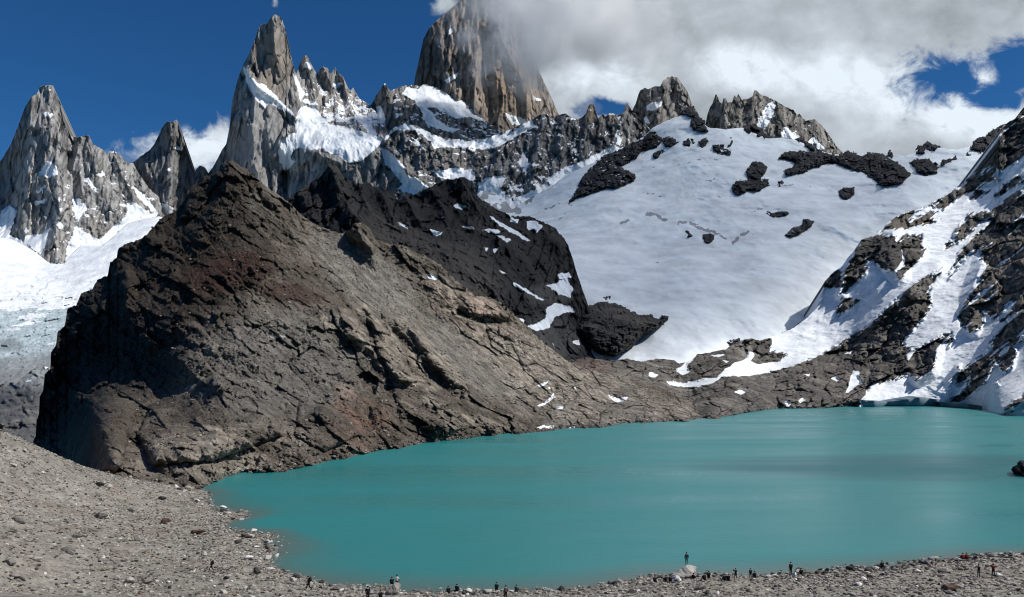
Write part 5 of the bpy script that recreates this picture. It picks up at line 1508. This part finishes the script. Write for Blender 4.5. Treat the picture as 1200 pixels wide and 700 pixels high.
def hair_mesh(hd, up, fw):
    bm = bmesh.new()
    bmesh.ops.create_uvsphere(bm, u_segments=14, v_segments=9, radius=0.118)
    fwv = Vector(fw)
    kill = [v for v in bm.verts if v.co.dot(up) < 0.02 and v.co.dot(fwv) > 0.015 or v.co.dot(up) < -0.075]
    bmesh.ops.delete(bm, geom=kill, context='VERTS')
    for v in bm.verts:
        v.co = v.co + hd + up * 0.028 - fwv * 0.012
    me = bpy.data.meshes.new('hair')
    bm.to_mesh(me)
    bm.free()
    for p_ in me.polygons:
        p_.use_smooth = True
    me.materials.append(PM['hair'])
    return me


def pack_mesh(ch, nk):
    bm = bmesh.new()
    bmesh.ops.create_cube(bm, size=1.0)
    bmesh.ops.subdivide_edges(bm, edges=bm.edges[:], cuts=3, use_grid_fill=True)
    upv = (Vector(nk) - Vector(ch)).normalized()
    bk = Vector((0, -1, 0))
    bk = (bk - upv * bk.dot(upv)).normalized()
    sx = Vector((1, 0, 0))
    for v in bm.verts:
        q = v.co.copy()
        r = q.length
        q = q * (0.5 / max(r, 1e-5)) * 0.45 + q * 0.6
        v.co = Vector(ch) + upv * (0.02 + q.z * 0.56) + bk * (0.24 + q.y * 0.26) + sx * q.x * 0.34
    me = bpy.data.meshes.new('backpack')
    bm.to_mesh(me)
    bm.free()
    for p_ in me.polygons:
        p_.use_smooth = True
    me.materials.append(PM['dark_pack'])
    return me


HAIR = {k: hair_mesh(BODY[k][1], BODY[k][2], BODY[k][3]) for k in BODY}
PACK = {k: pack_mesh(POSES[k]['chest'], POSES[k]['neck']) for k in POSES}
_cloth = {}


def person(pose, px, py, rz, label, jacket='black_cloth', legs='black_cloth', pack=False, lift=0.0, scale=1.0, pos=None):
    key = (pose, jacket, legs)
    if key not in _cloth:
        me = BODY[pose][0].copy()
        me.name = 'person'
        for k in (jacket, legs, 'skin', 'boot_leather'):
            me.materials.append(PM[k])
        _cloth[key] = me
    q = pos if pos is not None else ground_hit(px, py)
    o = bpy.data.objects.new('person', _cloth[key])
    COL.objects.link(o)
    o.location = (q[0], q[1], q[2] + lift)
    o.rotation_euler = (0, 0, rz)
    o.scale = (scale * 1.06,) * 3
    tag(o, label, 'person', 'hikers along the near shore')
    h = bpy.data.objects.new('hair', HAIR[pose])
    COL.objects.link(h)
    h.parent = o
    if pack:
        b = bpy.data.objects.new('backpack', PACK[pose])
        COL.objects.link(b)
        b.parent = o
    return o


PI = math.pi
person('walk', 248, 670.5, PI / 2 + 0.2, 'hiker in black with a backpack walking alone on the left scree', pack=True)
person('walk', 362, 692, PI / 2 + 0.1, 'hiker in black walking along the near shore at the small left inlet', pack=True, scale=1.08)
person('stand', 431, 704, 0.2, 'person in dark navy standing left of the boulder with two sitters', 'navy_cloth')
person('sit', 446, 702, 0.3, 'person in black sitting low between the standing one and the split boulder', lift=0.1)
def on_boulder(key, dx):
    """a spot on top of one of the two big boulders, dx metres right of its middle"""
    q, s_, sc = BIG[key]
    v = SPLIT_V * s_ * np.array(sc)
    near_ = np.abs(v[:, 0] - dx) + np.abs(v[:, 1])
    return q + np.array([dx, 0, v[near_ < 0.3, 2].max() + s_ * sc[2] * (0.62 - 0.12)])


person('sit', 0, 0, 0.3, 'person in black sitting on the large split boulder', pos=on_boulder('large', -0.3) - np.array([0, 0, 0.06]))
person('sit', 0, 0, -0.3, 'person in white sitting on the large split boulder', 'white_cloth', 'grey_cloth', pos=on_boulder('large', 0.3) - np.array([0, 0, 0.06]))
person('sit', 525.5, 696, 0.2, 'person in black sitting on the gravel left of the white round boulder')
person('sit', 535, 694.5, -0.2, 'person in black sitting closest to the white round boulder', lift=0.12)
person('perch', 582, 694, 0.1, 'person in black sitting on a stone beside a pale boulder at the bottom middle', lift=0.35)
person('stand', 592.5, 703, 0.4, 'person in dark clothes standing at the bottom edge right of the sitter', 'grey_cloth')
person('sit', 604.5, 695, -0.6, 'person in grey and black crouching at the waterline in the bottom middle', 'grey_cloth', lift=0.1)
person('sit', 768, 684, 0.1, 'person in navy sitting alone left of the big pale boulder', 'navy_cloth', lift=0.12)
person('sit', 781, 682.5, 0.4, 'left one of two people in black sitting close together by the big pale boulder')
person('sit', 785, 682.8, -0.4, 'right one of two people in black sitting close together by the big pale boulder')
person('stand', 0, 0, 0.1, 'person in dark jacket and teal trousers standing on the big pale boulder', 'navy_cloth', 'teal_cloth', pos=on_boulder('big p', 0.2) - np.array([0, 0, 0.08]))
person('sit', 812, 680, -0.9, 'person in black sitting against the right side of the big pale boulder')
person('sit', 826, 681, 0.3, 'person in black sitting beside a taller one right of the big pale boulder', lift=0.1)
person('sit', 830.5, 680.5, -0.2, 'taller person in black sitting higher right of the big pale boulder', lift=0.35)
person('sit', 850, 681, 0.3, 'left one of a sitting pair in black at the middle of the right shore')
person('sit', 853.5, 681, -0.3, 'right one of a sitting pair in black at the middle of the right shore')
person('photo', 862, 679, 0.2, 'person in black standing and holding up both hands to take a picture', scale=0.86)
person('stand', 879.5, 678, 0.1, 'person in navy standing next to a seated companion on the right shore', 'navy_cloth', scale=0.8)
person('sit', 884.5, 678.5, 0.0, 'person in black sitting next to the navy one on the right shore', lift=0.12)
person('stand', 926.7, 673.5, 0.3, 'tall person in black standing alone at the water beside a white boulder', scale=1.03)
person('sit', 939, 674, -0.2, 'person in black sitting right of the tall standing one')
person('perch', 1034, 668, 0.0, 'slim person in black sitting among the dark stones of the right waterline', lift=0.4)
person('sit', 1129, 655.5, 0.2, 'left one of two people in red jackets sitting at the right waterline', 'red_cloth')
person('sit', 1133, 655.5, -0.2, 'right one of two people in red jackets sitting at the right waterline', 'red_cloth')
person('photo', 1147, 676.5, PI * 0.62, 'person in black raising a camera towards someone in red at the right', 'black_cloth', 'grey_cloth')
person('wide', 1164, 676, -PI * 0.5 + 1.2, 'person in a red jacket with arms spread, posing at the right', 'red_cloth', 'navy_cloth')

# ================================================================== clouds, sky, light, camera
def cloud_mat(name, dens, aniso=0.3):
    m, nt, out = new_mat(name)
    pv = nd(nt, 'ShaderNodeVolumePrincipled')
    pv.inputs['Density'].default_value = dens
    pv.inputs['Color'].default_value = (0.995, 0.996, 0.998, 1)
    pv.inputs['Anisotropy'].default_value = aniso
    nt.links.new(pv.outputs[0], out.inputs['Volume'])
    return m, nt, pv


def shade_cloud(name, foot, alt, thick, dens, label):
    """a lens of cloud high up, over the ground between the given points as seen along the sun's rays"""
    q = np.array([P(*f) for f in foot])
    q = q + S[None] * ((alt - q[:, 2]) / S[2])[:, None]
    ctr = q.mean(0)
    ang = np.arctan2(q[:, 1] - ctr[1], q[:, 0] - ctr[0])
    rad = np.linalg.norm(q[:, :2] - ctr[:2], axis=1)
    od = np.argsort(ang)
    ang, rad = ang[od], rad[od]
    th = np.linspace(-PI, PI, 160, endpoint=False)
    rr = np.interp(th, np.r_[ang[-1] - 2 * PI, ang, ang[0] + 2 * PI], np.r_[rad[-1], rad, rad[0]])
    rr = rr * (1 + 0.035 * fbm(np.stack([np.cos(th) * 4, np.sin(th) * 4, th * 0], 1), 4))
    rs = np.r_[np.linspace(0.12, 0.84, 8), 0.9, 0.94, 0.97, 0.988]
    V = [[*ctr[:2], alt + thick * 0.6], [*ctr[:2], alt - thick * 0.4]]
    rings = {}
    for s_ in (0, 1):
        for r in rs:
            rings[s_, r] = len(V)
            for t_, R_ in zip(th, rr):
                x_, y_ = ctr[0] + math.cos(t_) * R_ * r, ctr[1] + math.sin(t_) * R_ * r
                h = thick * (1 - r ** 7)
                V.append([x_, y_, alt + (0.6 * h if s_ == 0 else -0.4 * h)])
    rim = len(V)
    for t_, R_ in zip(th, rr):
        V.append([ctr[0] + math.cos(t_) * R_, ctr[1] + math.sin(t_) * R_, alt])
    V = np.array(V)
    V[2:rim, 2] += (thick * 0.10 * fbm(V[2:rim] / 160, 4))
    Fc = []
    n = len(th)
    for s_ in (0, 1):
        seq = [rings[s_, r] for r in rs] + [rim]
        for a, b in zip(seq[:-1], seq[1:]):
            for i in range(n):
                j = (i + 1) % n
                Fc.append((a + i, b + i, b + j, a + j) if s_ == 0 else (a + j, b + j, b + i, a + i))
        a = seq[0]
        for i in range(0, n, 2):
            j, k = (i + 1) % n, (i + 2) % n
            Fc.append((s_, a + i, a + j, a + k) if s_ == 0 else (s_, a + k, a + j, a + i))
    me = mesh_np(name, V, Fc)
    m, nt, pv = cloud_mat('cloud_' + str(len(bpy.data.materials)), dens, 0.5)
    o = link('cloud', me, m)
    return tag(o, label, 'cloud', kind='stuff')


FOOT = [(330, 232, 820), (400, 279, 700), (440, 283, 665), (478, 293, 665), (517, 311, 680), (557, 347, 690), (612, 379, 705), (650, 411, 735), (690, 428, 850), (730, 436, 900), (770, 432, 970), (830, 416, 1060), (900, 402, 1150), (940, 388, 1230), (975, 350, 1260), (1005, 325, 1290), (1040, 283, 1420), (1072, 250, 1560), (1110, 225, 1750), (1150, 178, 2350), (1100, 160, 2800), (985, 165, 2900), (900, 140, 3000), (800, 120, 3150), (740, 110, 3500), (640, 120, 3500), (560, 170, 3350), (530, 212, 3200), (440, 215, 1400), (380, 185, 950)]
if 'shade' not in SKIP:
    shade_cloud('cloud', FOOT, 1750, 190, 0.0050, 'high cloud drifting over the snow bowl')

    LAKEF = [(px_, py_, shore_d(py_)) for px_, py_ in [(800, 549), (900, 539), (1000, 535), (1110, 532), (1230, 534), (1300, 545), (1230, 562), (1110, 567), (1010, 563), (900, 556)]]
    shade_cloud('cloud', LAKEF, 1500, 60, 0.0075, 'small flat cloud out of view, added to shade the right half of the lake')  # unseen cloud added to lay a dark band across the water

# cloud hanging on the highest peak
if 'mist' not in SKIP:
    cc = P(662, 10, 3560)
    bm = bmesh.new()
    bmesh.ops.create_icosphere(bm, subdivisions=4, radius=1.0)
    for v in bm.verts:
        v.co = Vector((cc[0] + v.co.x * 640, cc[1] + v.co.y * 330, cc[2] + v.co.z * 470))
    me = bpy.data.meshes.new('cloud')
    bm.to_mesh(me)
    bm.free()
    m, nt, pv = cloud_mat('peak_cloud', 0.0, 0.35)
    L = nt.links
    tc = nd(nt, 'ShaderNodeTexCoord')
    mp = nd(nt, 'ShaderNodeMapping')
    mp.inputs['Location'].default_value = tuple(-cc / np.array([640, 330, 470]))
    mp.inputs['Scale'].default_value = (1 / 640, 1 / 330, 1 / 470)
    L.new(tc.outputs['Object'], mp.inputs['Vector'])
    ln = nd(nt, 'ShaderNodeVectorMath', operation='LENGTH')
    L.new(mp.outputs[0], ln.inputs[0])
    n1 = nd(nt, 'ShaderNodeTexNoise', i_Scale=0.0048, i_Detail=5.0, i_Roughness=0.58)
    L.new(tc.outputs['Object'], n1.inputs['Vector'])
    # density = k * clamp(noise*1.5 + 0.55 - 1.25*r)
    a1 = nd(nt, 'ShaderNodeMath', operation='MULTIPLY_ADD')
    L.new(n1.outputs['Fac'], a1.inputs[0])
    a1.inputs[1].default_value = 2.6
    a1.inputs[2].default_value = -0.42
    a2 = nd(nt, 'ShaderNodeMath', operation='MULTIPLY_ADD')
    L.new(ln.outputs['Value'], a2.inputs[0])
    a2.inputs[1].default_value = -1.15
    L.new(a1.outputs[0], a2.inputs[2])
    mr = nd(nt, 'ShaderNodeMapRange')
    mr.inputs['From Min'].default_value = 0.0
    mr.inputs['From Max'].default_value = 0.6
    mr.inputs['To Max'].default_value = 0.013
    L.new(a2.outputs[0], mr.inputs['Value'])
    L.new(mr.outputs[0], pv.inputs['Density'])
    o = link('cloud', me, m)
    tag(o, 'grey-white cloud wrapping the top and right side of the highest peak', 'cloud', kind='stuff')

# ---- world: clear Nishita sky with far clouds
w = bpy.data.worlds.new('World')
scene.world = w
w.use_nodes = True
nt = w.node_tree
nt.nodes.clear()
L = nt.links


class E:
    def __init__(s, o):
        s.o = o

    def _b(s, op, b, c=None):
        n = nt.nodes.new('ShaderNodeMath')
        n.operation = op
        for i, v in enumerate((s, b, c)):
            if v is None:
                continue
            if isinstance(v, E):
                L.new(v.o, n.inputs[i])
            else:
                n.inputs[i].default_value = v
        return E(n.outputs[0])
    __add__ = lambda s, b: s._b('ADD', b)
    __radd__ = __add__
    __sub__ = lambda s, b: s._b('SUBTRACT', b)
    __mul__ = lambda s, b: s._b('MULTIPLY', b)
    __rmul__ = __mul__
    __truediv__ = lambda s, b: s._b('DIVIDE', b)
    mx = lambda s, b: s._b('MAXIMUM', b)
    mn = lambda s, b: s._b('MINIMUM', b)

    def ss(s, a, b, t0=0.0, t1=1.0):
        n = nt.nodes.new('ShaderNodeMapRange')
        n.interpolation_type = 'SMOOTHSTEP'
        L.new(s.o, n.inputs['Value'])
        n.inputs['From Min'].default_value = a
        n.inputs['From Max'].default_value = b
        n.inputs['To Min'].default_value = t0
        n.inputs['To Max'].default_value = t1
        return E(n.outputs[0])


tc = nd(nt, 'ShaderNodeTexCoord')
sx = nd(nt, 'ShaderNodeSeparateXYZ')
L.new(tc.outputs['Generated'], sx.inputs[0])
dx, dy, dz = (E(sx.outputs[i]) for i in range(3))
front = dy.ss(0.05, 0.25)
dyc = dy.mx(0.08)
U = dx / dyc * (F / 100.0)       # hundreds of px right of the middle
Vv = dz / dyc * (F / 100.0)      # hundreds of px above the horizon


def vec(a, b, c=0.0):
    n = nt.nodes.new('ShaderNodeCombineXYZ')
    for i, v in enumerate((a, b, c)):
        if isinstance(v, E):
            L.new(v.o, n.inputs[i])
        else:
            n.inputs[i].default_value = v
    return n.outputs[0]


def noise(v, scale, det=6, rough=0.55, dist=0.0):
    n = nd(nt, 'ShaderNodeTexNoise', i_Scale=scale, i_Detail=det, i_Roughness=rough, i_Distortion=dist)
    L.new(v, n.inputs['Vector'])
    return E(n.outputs['Fac'])


V0 = vec(U, Vv * 1.25)
nbig = noise(V0, 0.9, 8, 0.58, 0.3) - 0.5
nfine = noise(V0, 2.6, 8, 0.62, 0.4) - 0.5
nsoft = noise(vec(U, Vv * 1.6, 7.0), 0.75, 4, 0.5) - 0.5


def blobn(px, py, rx, ry):
    """1 at the centre, 0 at the rim, negative outside"""
    a = (U - (px - 600) / 100.0) * (100.0 / rx)
    b = (Vv - (442 - py) / 100.0) * (100.0 / ry)
    n = nt.nodes.new('ShaderNodeMath')
    n.operation = 'SQRT'
    L.new((a * a + b * b).o, n.inputs[0])
    return 1.0 - E(n.outputs[0]) if False else E(n.outputs[0]) * -1.0 + 1.0


# shape of the cover: the deck on the right, a hole of blue in it, small puffs on the left
deck = ((U - 0.02) * 1.0).mn(1.2)                                  # right of the peak
deck = deck.mn((Vv - 2.2) * 1.2 + 0.6)
hole = blobn(1140, 98, 128, 58).mx(blobn(1195, 80, 80, 52)).mx(blobn(1108, 150, 26, 30)).mx(blobn(714, 128, 42, 17) * 0.9)
cover = deck * 0.75 - hole.mx(-0.35) * 1.5 + blobn(1150, 92, 30, 22).mx(0.0) * 0.9 + blobn(1150, 150, 100, 26).mx(0.0) * 1.6
puff = blobn(232, 178, 100, 34).mx(blobn(256, 160, 30, 34)) * 1.0
cover = cover.mx(puff * 1.2 - 0.12).mx(blobn(322, 2, 5, 12) * 0.4 - 0.2).mx(blobn(523, 6, 22, 16) * 0.7)
mask = (cover + nbig * 1.6 + nfine * 1.9).ss(-0.02, 0.62) * front

# brightness of the cloud: sunlit billows low, grey base above
lit = blobn(700, 88, 110, 44).mx(0.0) * 0.9 + blobn(862, 78, 70, 40).mx(0.0) * 1.3 + blobn(985, 92, 150, 46).mx(0.0) * 1.1 + blobn(1060, 130, 90, 40).mx(0.0) * 0.7 + blobn(1160, 145, 90, 34).mx(0.0) * 1.5 + blobn(240, 172, 110, 45).mx(0.0) * 1.1 + blobn(1150, 92, 60, 34).mx(0.0) * 0.7
bright = (lit * 0.44 + nbig * 0.45 + nfine * 0.95 * (lit + 0.25) + nsoft * 0.40 + 0.50).mx(0.24).mn(0.9)

sky = nd(nt, 'ShaderNodeTexSky')
sky.sky_type = 'NISHITA'
sky.sun_disc = False
sky.sun_elevation = SUN_EL
sky.sun_rotation = math.atan2(S[0], S[1])
sky.altitude = 2500
sky.air_density = 1.0
sky.dust_density = 0.0
sky.ozone_density = 3.0
STR = 0.062
hsv = nd(nt, 'ShaderNodeHueSaturation')
hsv.inputs['Saturation'].default_value = 1.12
L.new(sky.outputs[0], hsv.inputs['Color'])
gain = nd(nt, 'ShaderNodeVectorMath', operation='SCALE')
gain.inputs[0].default_value = (0.90, 1.0, 1.10)
L.new((bright * (1.0 / STR)).o, gain.inputs['Scale'])
mixw = nd(nt, 'ShaderNodeMix', data_type='RGBA')
L.new(mask.o, mixw.inputs['Factor'])
tint = nd(nt, 'ShaderNodeVectorMath', operation='MULTIPLY')
tint.inputs[1].default_value = (0.40, 0.90, 1.22)
L.new(hsv.outputs[0], tint.inputs[0])
L.new(tint.outputs[0], mixw.inputs['A'])
L.new(gain.outputs[0], mixw.inputs['B'])
bg = nd(nt, 'ShaderNodeBackground')
bg.inputs['Strength'].default_value = STR
L.new(mixw.outputs['Result'], bg.inputs['Color'])
wo = nd(nt, 'ShaderNodeOutputWorld')
L.new(bg.outputs[0], wo.inputs['Surface'])

sun = bpy.data.lights.new('sun', 'SUN')
sun.energy = 4.4
sun.angle = R(0.53)
sun.color = (1.0, 0.955, 0.89)
so = bpy.data.objects.new('sun', sun)
so.rotation_euler = Vector(-S).to_track_quat('-Z', 'Y').to_euler()
so.location = (300, -200, 600)
COL.objects.link(so)

cam = bpy.data.cameras.new('camera')
co = bpy.data.objects.new('camera', cam)
COL.objects.link(co)
co.location = (0, 0, HC)
co.rotation_euler = (R(90), 0, 0)
cam.sensor_width = 36
cam.lens = 36 * F / 1200
cam.shift_y = (YH - 350) / 1200
cam.clip_start = 0.5
cam.clip_end = 20000
scene.camera = co

vs = scene.view_settings
vs.view_transform = 'Standard'
vs.look = 'None'
vs.exposure = 0
vs.gamma = 1
vs.use_curve_mapping = False
cy = scene.cycles
cy.volume_bounces = 14
cy.max_bounces = 16
cy.diffuse_bounces = 3
cy.volume_step_rate = 1.0
cy.filter_width = 1.05
cy.use_denoising = True
cy.use_adaptive_sampling = True
cy.adaptive_threshold = 0.006
